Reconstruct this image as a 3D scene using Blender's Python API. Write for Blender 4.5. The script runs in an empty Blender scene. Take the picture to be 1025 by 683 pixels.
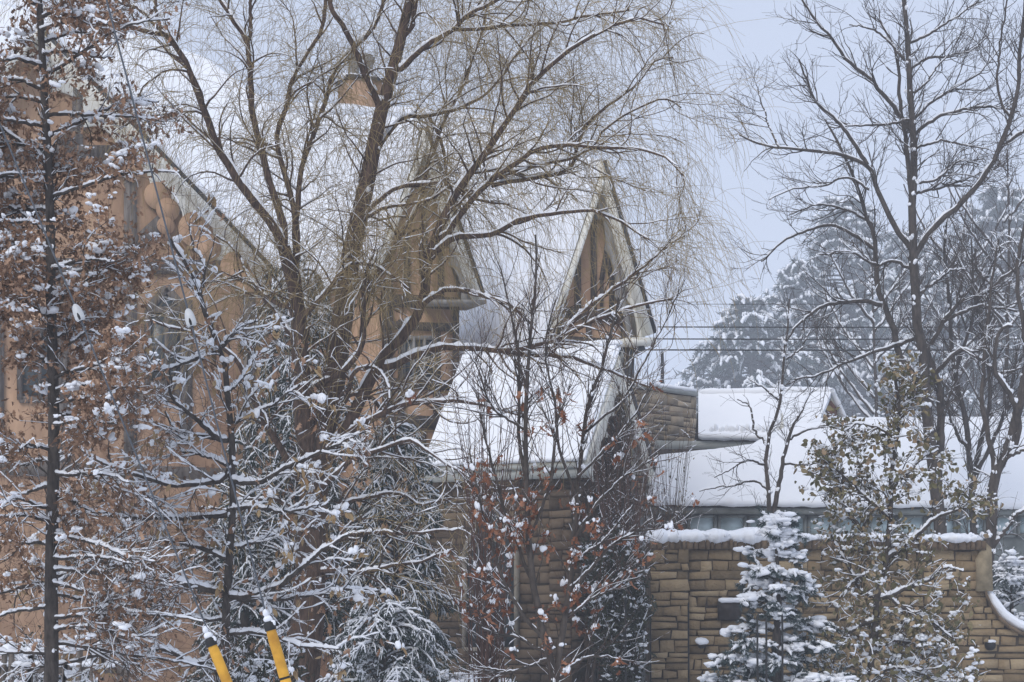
import bpy, math, random
import numpy as np
from mathutils import Vector
R = math.radians
random.seed(7)
C = bpy.context.scene.collection

# ------------------------------------------------------------------ camera
SC = bpy.context.scene
F, CX, HY, CZ = 1950.0, 512.5, 614.0, 1.6
cam = bpy.data.cameras.new('camera'); co = bpy.data.objects.new('camera', cam); C.objects.link(co)
co.location = (0, 0, CZ); co.rotation_euler = (R(90), 0, 0)
cam.sensor_width = 36; cam.lens = F / 1025 * 36
cam.shift_y = (HY - 341.5) / 1025
cam.clip_end = 2000
SC.camera = co
# ------------------------------------------------------------------ sky, sun, exposure
w = bpy.data.worlds.new('World'); SC.world = w; w.use_nodes = True
nt = w.node_tree; nt.nodes.clear()
out = nt.nodes.new('ShaderNodeOutputWorld'); bg = nt.nodes.new('ShaderNodeBackground')
sky = nt.nodes.new('ShaderNodeTexSky'); sky.sky_type = 'NISHITA'; sky.sun_disc = False
sky.sun_elevation = R(32); sky.sun_rotation = R(215)
sky.air_density = 1.0; sky.dust_density = 3.0
hsv = nt.nodes.new('ShaderNodeHueSaturation'); hsv.inputs['Saturation'].default_value = 0.5
mixc = nt.nodes.new('ShaderNodeMix'); mixc.data_type = 'RGBA'
mixc.inputs['Factor'].default_value = 0.86
mixc.inputs['B'].default_value = (4.25, 4.8, 6.1, 1)      # the overcast cloud layer
nt.links.new(sky.outputs[0], hsv.inputs['Color']); nt.links.new(hsv.outputs[0], mixc.inputs['A'])
nt.links.new(mixc.outputs['Result'], bg.inputs['Color']); bg.inputs['Strength'].default_value = 0.1
nt.links.new(bg.outputs[0], out.inputs['Surface'])
sun = bpy.data.lights.new('sun', 'SUN'); sun.energy = 1.0; sun.angle = R(25); sun.color = (1, .96, .92)
so = bpy.data.objects.new('sun', sun); C.objects.link(so)
so.rotation_euler = (R(50), 0, R(-25))
SC.view_settings.view_transform = 'Standard'; SC.view_settings.look = 'None'
SC.view_settings.gamma = 1; SC.view_settings.exposure = 0.55
SC.view_settings.use_curve_mapping = False
SC.cycles.max_bounces = 6; SC.cycles.volume_bounces = 2
SC.cycles.transparent_max_bounces = 16

# ------------------------------------------------------------------ helpers
def P(px, py, Y): return np.array([(px - CX) * Y / F, Y, CZ + (HY - py) * Y / F])
def tag(o, label=None, cat=None, group=None, kind=None):
    if label: o['label'] = label
    if cat: o['category'] = cat
    if group: o['group'] = group
    if kind: o['kind'] = kind
    return o
def empty(name, loc, label, cat, group=None):
    o = bpy.data.objects.new(name, None); C.objects.link(o); o.location = [float(a) for a in loc]
    return tag(o, label, cat, group)
def link(name, me, m, parent=None, smooth=False):
    o = bpy.data.objects.new(name, me); C.objects.link(o)
    if m: me.materials.append(m)
    if smooth and len(me.polygons):
        fl = np.ones(len(me.polygons), bool)
        if smooth is not True: fl[int(smooth):] = False
        me.polygons.foreach_set('use_smooth', fl)
    if parent:
        o.parent = parent
        off = parent.location.copy() if parent.type == 'EMPTY' else Vector((0, 0, 0))
        if off.length > 0: o.matrix_parent_inverse = __import__('mathutils').Matrix.Translation(-off)
    return o
class MB:
    """collects vertices and faces (tri and quad arrays)"""
    def __init__(s): s.v = []; s.q = []; s.t = []; s.n = 0; s.poly = []
    def raw(s, v, quads=None, tris=None, polys=None):
        v = np.asarray(v, float).reshape(-1, 3)
        if quads is not None and len(quads): s.q.append(np.asarray(quads).reshape(-1, 4) + s.n)
        if tris is not None and len(tris): s.t.append(np.asarray(tris).reshape(-1, 3) + s.n)
        if polys:
            for p in polys: s.poly.append([i + s.n for i in p])
        s.v.append(v); s.n += len(v)
    def mesh(s, name):
        me = bpy.data.meshes.new(name)
        v = np.concatenate(s.v) if s.v else np.zeros((0, 3))
        loops = []; sizes = []
        if s.q: q = np.concatenate(s.q); loops.append(q.ravel()); sizes.append(np.full(len(q), 4))
        if s.t: t = np.concatenate(s.t); loops.append(t.ravel()); sizes.append(np.full(len(t), 3))
        for p in s.poly: loops.append(np.array(p)); sizes.append(np.array([len(p)]))
        loops = np.concatenate(loops) if loops else np.zeros(0, int); sizes = np.concatenate(sizes) if sizes else np.zeros(0, int)
        me.vertices.add(len(v)); me.vertices.foreach_set('co', v.astype(np.float32).ravel())
        me.loops.add(len(loops)); me.loops.foreach_set('vertex_index', loops.astype(np.int32))
        me.polygons.add(len(sizes))
        me.polygons.foreach_set('loop_start', (np.cumsum(sizes) - sizes).astype(np.int32))
        me.update(calc_edges=True); me.validate()
        return me
    def build(s, name, m, parent=None, smooth=False):
        if smooth: smooth = sum(len(a) for a in s.q) + sum(len(a) for a in s.t)
        return link(name, s.mesh(name), m, parent, smooth if smooth != 1 else False)
    # ---- shapes
    def prism(s, poly, back):
        poly = np.asarray(poly, float); n = len(poly); b = poly + np.asarray(back, float)
        s.raw(np.concatenate([poly, b]), polys=[list(range(n)), list(range(2 * n - 1, n - 1, -1))] +
              [[i, i + n, (i + 1) % n + n, (i + 1) % n] for i in range(n)])
    def box(s, c, sz, yaw=0):
        c = np.array(c, float); x = np.array([math.cos(yaw), math.sin(yaw), 0]) * sz[0] / 2; y = np.array([-math.sin(yaw), math.cos(yaw), 0]) * sz[1] / 2
        z = np.array([0, 0, sz[2] / 2])
        s.prism([c - x - y - z, c + x - y - z, c + x - y + z, c - x - y + z], 2 * y)
    def bar(s, a, b, wv, back):
        a = np.array(a, float); b = np.array(b, float); wv = np.array(wv, float)
        s.prism([a - wv, b - wv, b + wv, a + wv], back)
def unit(v): return v / np.maximum(np.linalg.norm(v, axis=-1, keepdims=True), 1e-9)
def tubes(mb, Pn, Rn, k=4, cap=False):
    """Pn (M,N,3) Rn (M,N) -> k-sided tubes with parallel-transported frames"""
    M, N, _ = Pn.shape
    T = np.empty_like(Pn); T[:, 1:-1] = Pn[:, 2:] - Pn[:, :-2]; T[:, 0] = Pn[:, 1] - Pn[:, 0]; T[:, -1] = Pn[:, -1] - Pn[:, -2]
    T = unit(T)
    ref = np.where(np.abs(T[:, 0, 2:3]) > .8, np.array([[1., 0, 0]]), np.array([[0, 0, 1.]]))
    U = np.empty_like(Pn); u = unit(ref - (ref * T[:, 0]).sum(-1, keepdims=True) * T[:, 0]); U[:, 0] = u
    for i in range(1, N):
        u = unit(u - (u * T[:, i]).sum(-1, keepdims=True) * T[:, i]); U[:, i] = u
    V = np.cross(T, U)
    a = np.arange(k) / k * 2 * np.pi
    vt = Pn[:, :, None] + Rn[:, :, None, None] * (np.cos(a)[None, None, :, None] * U[:, :, None] + np.sin(a)[None, None, :, None] * V[:, :, None])
    idx = np.arange(M * N * k).reshape(M, N, k)
    nx = np.roll(idx, -1, axis=2)
    q = np.stack([idx[:, :-1], nx[:, :-1], nx[:, 1:], idx[:, 1:]], -1).reshape(-1, 4)
    mb.raw(vt.reshape(-1, 3), quads=q)
    if cap:
        for m_ in range(M): mb.raw(vt[m_, -1], polys=[list(range(k))])
def snow_on(mb, rng, Pn, Rn, amt=1.0, k=6, base=0.004, gap=0.15, wid=0.9, drop=0.3):
    """snow lying along the upper side of each branch"""
    M, N0, _ = Pn.shape; qf = 3 if k == 8 else 2; N = (N0 - 1) * qf + 1
    x = np.arange(N) / qf; i0 = np.minimum(x.astype(int), N0 - 2); fx = (x - i0)[None, :]
    low = rng.uniform(0, 1, (M, N0)); low[:, 1:-1] = (low[:, :-2] + 2 * low[:, 1:-1] + low[:, 2:]) / 4
    low = low[:, i0] * (1 - fx) + low[:, i0 + 1] * fx
    Pn = Pn[:, i0] * (1 - fx[..., None]) + Pn[:, i0 + 1] * fx[..., None]; Rn = Rn[:, i0] * (1 - fx) + Rn[:, i0 + 1] * fx
    T = np.empty_like(Pn); T[:, 1:-1] = Pn[:, 2:] - Pn[:, :-2]; T[:, 0] = Pn[:, 1] - Pn[:, 0]; T[:, -1] = Pn[:, -1] - Pn[:, -2]
    T = unit(T); Z = np.array([0, 0, 1.])
    nz = Z - T[..., 2:3] * T; s = np.linalg.norm(nz, axis=-1); nz = unit(nz); side = np.cross(T, nz)
    f = np.clip((s - drop) / .4, 0, 1)
    f = f * np.clip((low - gap) * 4.5, 0, 1) * np.clip(.55 + low * .6, 0, 1.1) * rng.uniform(.72, 1.18, (M, N))
    f[:, 0] *= .3; f[:, -1] = 0
    wd = (Rn * wid + base) * f * (1.0 if k == 8 else .78); h = (Rn * .55 + base * 1.3) * amt * f * rng.uniform(.7, 1.3, (M, N))
    ctr = Pn + nz * (Rn * .8 * np.clip(f, 0, 1) + h * .3)[..., None]
    a = np.arange(k) / k * 2 * np.pi
    vt = ctr[:, :, None] + (wd[..., None] * np.cos(a))[..., None] * side[:, :, None] + (h[..., None] * np.sin(a))[..., None] * nz[:, :, None]
    idx = np.arange(M * N * k).reshape(M, N, k); nx = np.roll(idx, -1, axis=2)
    mb.raw(vt.reshape(-1, 3), quads=np.stack([idx[:, :-1], nx[:, :-1], nx[:, 1:], idx[:, 1:]], -1).reshape(-1, 4))
def resample(pts, n):
    pts = np.asarray(pts, float); m = len(pts)
    if m > 2:   # catmull-rom
        e = np.concatenate([[2 * pts[0] - pts[1]], pts, [2 * pts[-1] - pts[-2]]]); o = []
        for i in range(m - 1):
            p0, p1, p2, p3 = e[i:i + 4]
            for t in np.linspace(0, 1, 8, endpoint=False):
                o.append(.5 * ((2 * p1) + (-p0 + p2) * t + (2 * p0 - 5 * p1 + 4 * p2 - p3) * t * t + (-p0 + 3 * p1 - 3 * p2 + p3) * t ** 3))
        o.append(pts[-1]); pts = np.array(o)
    d = np.r_[0, np.cumsum(np.linalg.norm(np.diff(pts[:, :3], axis=0), axis=1))]
    x = np.linspace(0, d[-1], n)
    return np.stack([np.interp(x, d, pts[:, i]) for i in range(pts.shape[1])], 1)
def trace(limbs, Y, rng, n=24, spread=.25, jit=.004):
    """limbs: list of ([(px,py),...], w0, w1 in px[, end depth offset]); every limb starts on the limb it grows from"""
    done = []; Ps = []; Rs = []
    for L in limbs:
        pts, w0, w1 = L[:3]
        a = np.array(pts, float); y0 = Y
        if done:
            al = np.concatenate(done); dd = np.hypot(al[:, 0] - a[0, 0], al[:, 1] - a[0, 1]); j = dd.argmin()
            if dd[j] < 14: y0 = al[j, 2]
        ln = np.hypot(*np.diff(a, axis=0).T).sum()
        y1 = y0 + (L[3] if len(L) > 3 else rng.uniform(-1, 1) * spread * ln / F * Y * 1.6)
        s = np.r_[0, np.cumsum(np.hypot(*np.diff(a, axis=0).T))]; s /= s[-1]
        p3 = np.column_stack([a, y0 + (y1 - y0) * s]); p3 = resample(p3, n)
        done.append(p3)
        W = np.stack([P(*q) for q in p3]); kn = np.cumsum(rng.normal(0, 1, (n, 3)), 0); kn -= np.linspace(0, 1, n)[:, None] * kn[-1] + kn[0] * np.linspace(1, 0, n)[:, None]; W += kn * .00022 * Y; W[1:-1] += rng.normal(0, .0002 * Y, (n - 2, 3))
        Ps.append(W); Rs.append(np.linspace(w0, w1, n) / 2 * p3[:, 2] / F)
    return np.stack(Ps), np.stack(Rs)
def kids(rng, Pn, Rn, M, tr=(.2, 1), ang=(30, 60), ln=(.3, .8), rr=.6, rmax=.01, rtip=.0015, n=8, wander=.12, grav=(0, 0, 0), bias=(0, 0, 0), taper=.5, rel=False, flat=0, wt=None):
    Mp, N, _ = Pn.shape
    seg = np.linalg.norm(Pn[:, 1:] - Pn[:, :-1], axis=-1).sum(1)
    w_ = seg if wt is None else seg * wt
    pi = rng.choice(Mp, M, p=w_ / w_.sum()); t = rng.uniform(tr[0], tr[1], M) * (N - 1) * .999
    i = t.astype(int); f = (t - i)[:, None]
    st = Pn[pi, i] * (1 - f) + Pn[pi, i + 1] * f; T = unit(Pn[pi, i + 1] - Pn[pi, i]); rs = Rn[pi, i] * (1 - f[:, 0]) + Rn[pi, i + 1] * f[:, 0]
    rv = rng.normal(0, 1, (M, 3)); rv[:, 2] *= (1 - flat)
    pp = unit(rv - (rv * T).sum(-1, keepdims=True) * T); an = np.radians(rng.uniform(ang[0], ang[1], M))[:, None]
    d = unit(np.cos(an) * T + np.sin(an) * pp + np.array(bias))
    L = rng.uniform(ln[0], ln[1], M) * (1 - taper * t / (N - 1))
    if rel: L = L * seg[pi]
    r0 = np.minimum(rs * rr, rmax)
    return grow(rng, st, d, L, r0, rtip, n, wander, grav)
def grow(rng, st, d, L, r0, rtip, n, wander, grav):
    M = len(st); out_ = np.empty((M, n, 3)); out_[:, 0] = st; g = np.array(grav); p = st.copy()
    cur = rng.normal(0, wander * .5, (M, 3))
    for k in range(1, n):
        d = unit(d + rng.normal(0, wander, (M, 3)) + cur + g / n * (1 + k / n))
        p = p + d * (L / (n - 1))[:, None]; out_[:, k] = p
    f = np.linspace(0, 1, n)[None] ** .8
    return out_, np.maximum(r0[:, None] * (1 - f) + np.minimum(rtip, r0)[:, None] * f if np.ndim(rtip) else r0[:, None] * (1 - f) + rtip * f, .0006)
def ico():
    import bmesh
    bm = bmesh.new(); bmesh.ops.create_icosphere(bm, subdivisions=2, radius=1)
    v = np.array([x.co[:] for x in bm.verts]); t = np.array([[q.index for q in f.verts] for f in bm.faces]); bm.free(); return v, t
ICO = ico()
def blobs(mb, rng, c, sx, sz, rough=.25, yaw=None):
    c = np.asarray(c, float); sx = np.asarray(sx, float); sz = np.asarray(sz, float)
    if len(c) > 20:      # a clump is several lumps of different size
        n = len(c); k = 4; off = rng.normal(0, 1, (n, k, 3)) * [1, 1, .45]; off[:, 0] *= .2
        f = rng.uniform(.3, .75, (n, k)); f[:, 0] = .8
        c = (c[:, None] + off * sx[:, None, None] * .75).reshape(-1, 3); sx = (sx[:, None] * f).ravel() * .85; sz = (sz[:, None] * f).ravel()
    v, t = ICO; M = len(c); K = len(v)
    ph = rng.uniform(0, 6.28, (M, 1, 3)); fr = rng.uniform(1.5, 3.2, (M, 1, 3))
    n = 1 + rough * (np.sin(v[None] * fr + ph).sum(-1)) * .55 + rng.normal(0, rough * .28, (M, K))
    el = rng.uniform(.55, 1.5, (M, 1)); a = rng.uniform(0, 6.28, (M, 1)) if yaw is None else yaw
    x = v[None, :, 0] * sx[:, None] * el * n; y = v[None, :, 1] * sx[:, None] / el * n; z = v[None, :, 2] * sz[:, None] * n
    tl = rng.normal(0, .25, (M, 1))
    X = np.stack([np.cos(a) * x - np.sin(a) * y, np.sin(a) * x + np.cos(a) * y, z + x * tl], -1) + c[:, None]
    mb.raw(X.reshape(-1, 3), tris=(t[None] + (np.arange(M) * K)[:, None, None]).reshape(-1, 3))
OAK = (np.array([(0, 0), (.1, .13), (.3, .2), (.16, .33), (.42, .5), (.18, .6), (.3, .82), (.08, .85), (0, 1), (-.08, .85), (-.3, .82), (-.18, .6), (-.42, .5), (-.16, .33), (-.3, .2), (-.1, .13), (0, .5)]))
WIDE = (np.array([(0, 0), (.22, .08), (.42, .3), (.46, .55), (.3, .8), (0, 1), (-.3, .8), (-.46, .55), (-.42, .3), (-.22, .08), (0, .5)]))
OVAL = (np.array([(0, 0), (.2, .25), (.27, .5), (.18, .78), (0, 1), (-.18, .78), (-.27, .5), (-.2, .25), (0, .5)]))
def leaves(mb, rng, c, size, shape=OVAL, hang=.8, curl=.5):
    M = len(c); K = len(shape)
    d = unit(rng.normal(0, 1, (M, 3)) * (1 - hang * .7) + np.array([0, 0, -1.]) * hang)
    r_ = rng.normal(0, 1, (M, 3)); n = unit(r_ - (r_ * d).sum(-1, keepdims=True) * d); s = np.cross(d, n)
    cu = rng.uniform(-curl, curl, (M, 1)) * 1.4; fold = rng.uniform(.1, .9, (M, 1)) * curl * 1.6
    x, y = shape[:, 0][None], shape[:, 1][None]
    nn = cu * (y ** 2) + fold * np.abs(x)
    X = (s[:, None] * (x * (1 - .3 * fold))[..., None] + d[:, None] * np.broadcast_to(y, (M, K))[..., None] + n[:, None] * nn[..., None]) * size[:, None, None] + c[:, None]
    t = np.array([(i, (i + 1) % (K - 1), K - 1) for i in range(K - 1)])
    mb.raw(X.reshape(-1, 3), tris=(t[None] + (np.arange(M) * K)[:, None, None]).reshape(-1, 3))
def needles(mb, rng, Pn, per, length, width, spread=60, droop=0.0, top=False):
    """thin needles set along every polyline"""
    Mp, N, _ = Pn.shape; M = Mp * per
    pi = np.repeat(np.arange(Mp), per); t = rng.uniform(.05, .999, M) * (N - 1); i = t.astype(int); f = (t - i)[:, None]
    st = Pn[pi, i] * (1 - f) + Pn[pi, i + 1] * f; T = unit(Pn[pi, i + 1] - Pn[pi, i])
    rv = rng.normal(0, 1, (M, 3)); pp = unit(rv - (rv * T).sum(-1, keepdims=True) * T)
    an = np.radians(rng.uniform(spread * .5, spread, M))[:, None]
    d = unit(np.cos(an) * T + np.sin(an) * pp + np.array([0, 0, -droop])); s = unit(np.cross(d, rng.normal(0, 1, (M, 3)))) * width
    L = length * rng.uniform(.6, 1.2, (M, 1)); V = np.stack([st - s, st + s, st + d * L + s * .3, st + d * L - s * .3], 1)
    mb.raw(V.reshape(-1, 3), quads=np.arange(M * 4).reshape(-1, 4))

# ------------------------------------------------------------------ materials
def mat(name, c1, c2=None, scale=8, rough=.85, bump=0, det=6, stretch=(1, 1, 1), island=False, ramp=(.35, .65), spec=.25, bscale=None, c3=None, metal=0, trans=0):
    m = bpy.data.materials.new(name); m.use_nodes = True; t = m.node_tree; b = t.nodes['Principled BSDF']
    b.inputs['Roughness'].default_value = rough; b.inputs['Metallic'].default_value = metal
    b.inputs['Specular IOR Level'].default_value = spec
    if trans: b.inputs['Transmission Weight'].default_value = trans
    g = t.nodes.new('ShaderNodeNewGeometry'); mp = t.nodes.new('ShaderNodeMapping'); mp.inputs['Scale'].default_value = stretch
    t.links.new(g.outputs['Position'], mp.inputs['Vector'])
    n = t.nodes.new('ShaderNodeTexNoise'); n.inputs['Scale'].default_value = scale; n.inputs['Detail'].default_value = det; n.inputs['Roughness'].default_value = .6
    t.links.new(mp.outputs[0], n.inputs['Vector'])
    r = t.nodes.new('ShaderNodeValToRGB'); r.color_ramp.elements[0].position = ramp[0]; r.color_ramp.elements[1].position = ramp[1]
    r.color_ramp.elements[0].color = (*c1, 1); r.color_ramp.elements[1].color = (*(c2 or c1), 1)
    if c3:
        e = r.color_ramp.elements.new((ramp[0] + ramp[1]) / 2); e.color = (*c3, 1)
    if island:
        mx = t.nodes.new('ShaderNodeMath'); mx.operation = 'MULTIPLY_ADD'; mx.inputs[1].default_value = island
        md = t.nodes.new('ShaderNodeMath'); md.operation = 'MULTIPLY'; md.inputs[1].default_value = 1 - island
        t.links.new(n.outputs['Fac'], md.inputs[0]); t.links.new(g.outputs['Random Per Island'], mx.inputs[0]); t.links.new(md.outputs[0], mx.inputs[2])
        t.links.new(mx.outputs[0], r.inputs['Fac'])
    else: t.links.new(n.outputs['Fac'], r.inputs['Fac'])
    t.links.new(r.outputs[0], b.inputs['Base Color'])
    if bump:
        n2 = t.nodes.new('ShaderNodeTexNoise'); n2.inputs['Scale'].default_value = bscale or scale * 3; n2.inputs['Detail'].default_value = 8
        t.links.new(mp.outputs[0], n2.inputs['Vector'])
        bp = t.nodes.new('ShaderNodeBump'); bp.inputs['Strength'].default_value = bump; bp.inputs['Distance'].default_value = .02
        t.links.new(n2.outputs['Fac'], bp.inputs['Height']); t.links.new(bp.outputs[0], b.inputs['Normal'])
    return m
M = {}
M['snow'] = mat('snow', (.80, .82, .86), (.88, .89, .91), 5, .7, .25, bscale=30, spec=.2)
M['roof_snow'] = mat('roof_snow', (.83, .85, .88), (.88, .89, .91), .7, .75, .15, bscale=4, spec=.2)
M['plaster'] = mat('ochre_plaster', (.29, .175, .105), (.50, .32, .20), 1.5, .9, .4, det=12, bscale=18, stretch=(1.6, 1.6, .5))
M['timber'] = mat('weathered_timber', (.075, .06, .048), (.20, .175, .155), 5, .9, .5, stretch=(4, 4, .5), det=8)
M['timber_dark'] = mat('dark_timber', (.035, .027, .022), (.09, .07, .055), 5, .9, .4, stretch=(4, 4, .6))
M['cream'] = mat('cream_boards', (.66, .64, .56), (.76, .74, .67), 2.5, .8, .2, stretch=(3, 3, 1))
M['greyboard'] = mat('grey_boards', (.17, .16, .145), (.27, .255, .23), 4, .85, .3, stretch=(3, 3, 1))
M['edge'] = mat('slate_edge', (.025, .025, .028), (.05, .05, .05), 10, .6)
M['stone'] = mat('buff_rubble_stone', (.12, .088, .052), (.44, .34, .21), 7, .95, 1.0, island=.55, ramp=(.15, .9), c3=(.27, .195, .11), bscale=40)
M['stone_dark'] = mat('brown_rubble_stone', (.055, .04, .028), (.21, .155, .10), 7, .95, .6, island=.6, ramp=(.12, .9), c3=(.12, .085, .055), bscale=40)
M['end_stone'] = mat('tan_dressed_stone', (.20, .16, .10), (.33, .265, .17), 8, .9, .4)
M['cream_stone'] = mat('dressed_stone', (.17, .15, .12), (.27, .24, .19), 8, .9, .3)
M['mortar'] = mat('mortar', (.045, .034, .024), (.09, .07, .05), 12, 1, .3)
M['cap'] = mat('coping_stone', (.10, .07, .045), (.19, .135, .085), 9, .95, .4, island=.5, ramp=(.1, .9))
M['gutter'] = mat('painted_gutter', (.33, .34, .31), (.42, .43, .40), 3, .55)
M['greyframe'] = mat('grey_green_frame', (.15, .16, .15), (.22, .235, .22), 4, .6)
M['glass'] = mat('window_glass', (.03, .04, .045), (.05, .06, .06), 3, .3, spec=.5)
M['glass_pale'] = mat('conservatory_glass', (.36, .46, .48), (.50, .60, .62), 2, .25, spec=.5)
M['dark'] = mat('dark_void', (.012, .011, .01), (.02, .018, .016), 3, .9)
M['metal'] = mat('black_iron', (.015, .015, .016), (.03, .03, .03), 20, .6)
M['pipe'] = mat('dark_pipe', (.05, .055, .06), (.08, .085, .09), 8, .6)
M['steel'] = mat('galvanised_cable', (.06, .068, .08), (.10, .11, .125), 30, .5)
M['yellow'] = mat('yellow_plastic', (.42, .20, .025), (.78, .42, .05), 5, .6, .3, ramp=(.3, .6))
M['porcelain'] = mat('white_porcelain', (.48, .49, .49), (.60, .61, .61), 10, .3)
M['bark_willow'] = mat('willow_bark', (.04, .027, .02), (.125, .08, .058), 14, .95, .9, stretch=(3, 3, .6), bscale=22)
M['bark_oak'] = mat('oak_bark', (.035, .03, .027), (.095, .08, .07), 14, .95, .8, stretch=(2, 2, .7), bscale=20)
M['bark_grey'] = mat('grey_bark', (.04, .033, .028), (.095, .078, .066), 9, .95, .5, stretch=(2, 2, .8))
M['twig'] = mat('brown_twig', (.05, .038, .03), (.10, .075, .058), 6, .9)
M['twig_yellow'] = mat('yellow_brown_twig', (.19, .14, .065), (.38, .28, .13), 2, .85)
M['twig_red'] = mat('reddish_twig', (.06, .035, .027), (.12, .07, .052), 6, .9)
M['leaf_oak'] = mat('dry_brown_leaf', (.10, .06, .038), (.42, .27, .18), 9, .8, island=.65, ramp=(.12, .85), c3=(.24, .135, .08))
M['leaf_red'] = mat('russet_leaf', (.12, .045, .025), (.36, .18, .105), 9, .8, island=.6, ramp=(.15, .85), c3=(.25, .10, .05))
M['leaf_olive'] = mat('olive_leaf', (.08, .08, .038), (.36, .25, .16), 9, .75, island=.65, ramp=(.15, .9), c3=(.19, .16, .08))
M['leaf_tan'] = mat('pale_tan_leaf', (.22, .13, .06), (.45, .33, .18), 9, .75, island=.6, ramp=(.15, .85))
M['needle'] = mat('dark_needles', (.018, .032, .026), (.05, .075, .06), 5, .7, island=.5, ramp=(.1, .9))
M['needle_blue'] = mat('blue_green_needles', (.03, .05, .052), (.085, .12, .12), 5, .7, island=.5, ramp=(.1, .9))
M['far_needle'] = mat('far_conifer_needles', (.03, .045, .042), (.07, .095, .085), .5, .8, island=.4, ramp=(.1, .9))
M['ivy'] = mat('ivy_leaf', (.015, .022, .012), (.06, .06, .035), 6, .7, island=.6, ramp=(.1, .9))
M['plaque'] = mat('dark_plaque', (.02, .016, .015), (.045, .035, .03), 10, .5)
M['brown_door'] = mat('brown_boards', (.12, .05, .03), (.18, .08, .05), 6, .8)

# ------------------------------------------------------------------ ground
mb = MB(); g = 60; xs = np.linspace(-220, 220, g); X, Yg = np.meshgrid(xs, xs + 60)
rg = np.random.default_rng(1); Zg = rg.normal(0, .05, X.shape); Zg[np.abs(X) + np.abs(Yg - 20) < 45] *= .3
i = np.arange(g * g).reshape(g, g)
mb.raw(np.stack([X, Yg, Zg], -1).reshape(-1, 3), quads=np.stack([i[:-1, :-1], i[:-1, 1:], i[1:, 1:], i[1:, :-1]], -1).reshape(-1, 4))
tag(mb.build('ground', M['roof_snow'], smooth=True), kind='structure')

# ------------------------------------------------------------------ planes of the buildings
class Pl:
    def __init__(s, P0, yaw):
        s.n = np.array([math.sin(R(yaw)), -math.cos(R(yaw)), 0]); s.d = np.array([math.cos(R(yaw)), math.sin(R(yaw)), 0]); s.p = np.array(P0, float); s.yaw = R(yaw)
    def w(s, px, py, off=0):
        r = np.array([(px - CX) / F, 1, (HY - py) / F]); c = np.array([0, 0, CZ])
        return c + r * (((s.p + s.n * off - c) @ s.n) / (r @ s.n))
    def poly(s, pts, off=0): return [s.w(a, b, off) for a, b in pts]
def slab(mb, pl, pts, front, thick): mb.prism(pl.poly(pts, front), -pl.n * thick)
def beam(mb, pl, a, b, wpx, front=.05, thick=.1):
    A = pl.w(*a, front); B = pl.w(*b, front); t = unit(B - A); s = np.cross(t, pl.n) * (wpx / 2 * A[1] / F)
    mb.prism([A - s, B - s, B + s, A + s], -pl.n * thick)
def lump_snow(mb, rng, pts, rad, hgt, n=None, side=None, rough=.25):
    """a rounded, uneven ridge of snow along a line"""
    pts = np.asarray(pts, float); L = np.linalg.norm(np.diff(pts, axis=0), axis=1).sum(); n = n or max(6, int(L / (rad * .7)))
    d = np.r_[0, np.cumsum(np.linalg.norm(np.diff(pts, axis=0), axis=1))]; x = np.linspace(0, d[-1], n)
    c = np.stack([np.interp(x, d, pts[:, k]) for k in range(3)], 1); t = unit(np.gradient(c, axis=0))
    sd = unit(np.cross(t, [0, 0, 1.])) if side is None else np.tile(unit(np.array(side, float)), (n, 1)); up = unit(np.cross(sd, t)); up *= np.sign(up[:, 2:3] + 1e-6)
    k = 10; a = np.arange(k) / k * 2 * np.pi
    nz = rng.uniform(1 - rough, 1 + rough, (n, 1)); nz[1:-1] = (nz[:-2] + nz[1:-1] + nz[2:]) / 3; nz = nz + rng.normal(0, rough * .12, (n, k))
    nz[0] *= .5; nz[-1] *= .5
    v = c[:, None] + (rad * np.cos(a) * nz)[..., None] * sd[:, None] + (hgt * np.sin(a) * nz)[..., None] * up[:, None]
    idx = np.arange(n * k).reshape(n, k); nx = np.roll(idx, -1, 1)
    mb.raw(v.reshape(-1, 3), quads=np.stack([idx[:-1], nx[:-1], nx[1:], idx[1:]], -1).reshape(-1, 4), polys=[list(range(k)), list(range((n - 1) * k, n * k))])
def stones(mb, rng, pl, u0, u1, z0, z1, off=0, rng_u=None, hs=(.09, .19), ws=(.16, .6), dep=.03):
    """coursed rubble: every stone a bevelled face; plane coordinates u (along d from pl.p), z"""
    z = z0
    while z < z1 - .03:
        h = min(rng.uniform(*hs), z1 - z)
        if z1 - z - h < .06: h = z1 - z
        ua, ub = (u0, u1) if rng_u is None else rng_u(z + h / 2)
        u = ua
        while u < ub - .02:
            wd = min(rng.uniform(*ws) * (1.3 if h < .12 else 1), ub - u)
            if ub - u - wd < .1: wd = ub - u
            parts = [(z, z + h)]
            if h > .15 and rng.random() < .45:
                zz = z + h * rng.uniform(.35, .65); parts = [(z, zz), (zz, z + h)]
            for a, b in parts:
                g_ = .007; j = rng.normal(0, .0085, 8)
                o = [(u + g_ + j[0], a + g_ + j[1]), (u + wd - g_ + j[2], a + g_ + j[3]), (u + wd - g_ + j[4], b - g_ + j[5]), (u + g_ + j[6], b - g_ + j[7])]
                cx, cz = u + wd / 2, (a + b) / 2; ins = .009; dd = dep * rng.uniform(.4, 1.2)
                inn = [(x + np.sign(cx - x) * ins, y + np.sign(cz - y) * ins) for x, y in o]
                V = [pl.p * [1, 1, 0] + pl.d * x + np.array([0, 0, y]) + pl.n * off for x, y in o] + [pl.p * [1, 1, 0] + pl.d * x + np.array([0, 0, y]) + pl.n * (off + dd + rng.normal(0, .004)) for x, y in inn]
                mb.raw(V, quads=[(4, 5, 6, 7), (0, 1, 5, 4), (1, 2, 6, 5), (2, 3, 7, 6), (3, 0, 4, 7)])
            u += wd
        z += h
def uof(pl, q): return float((q - pl.p) @ pl.d)

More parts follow.
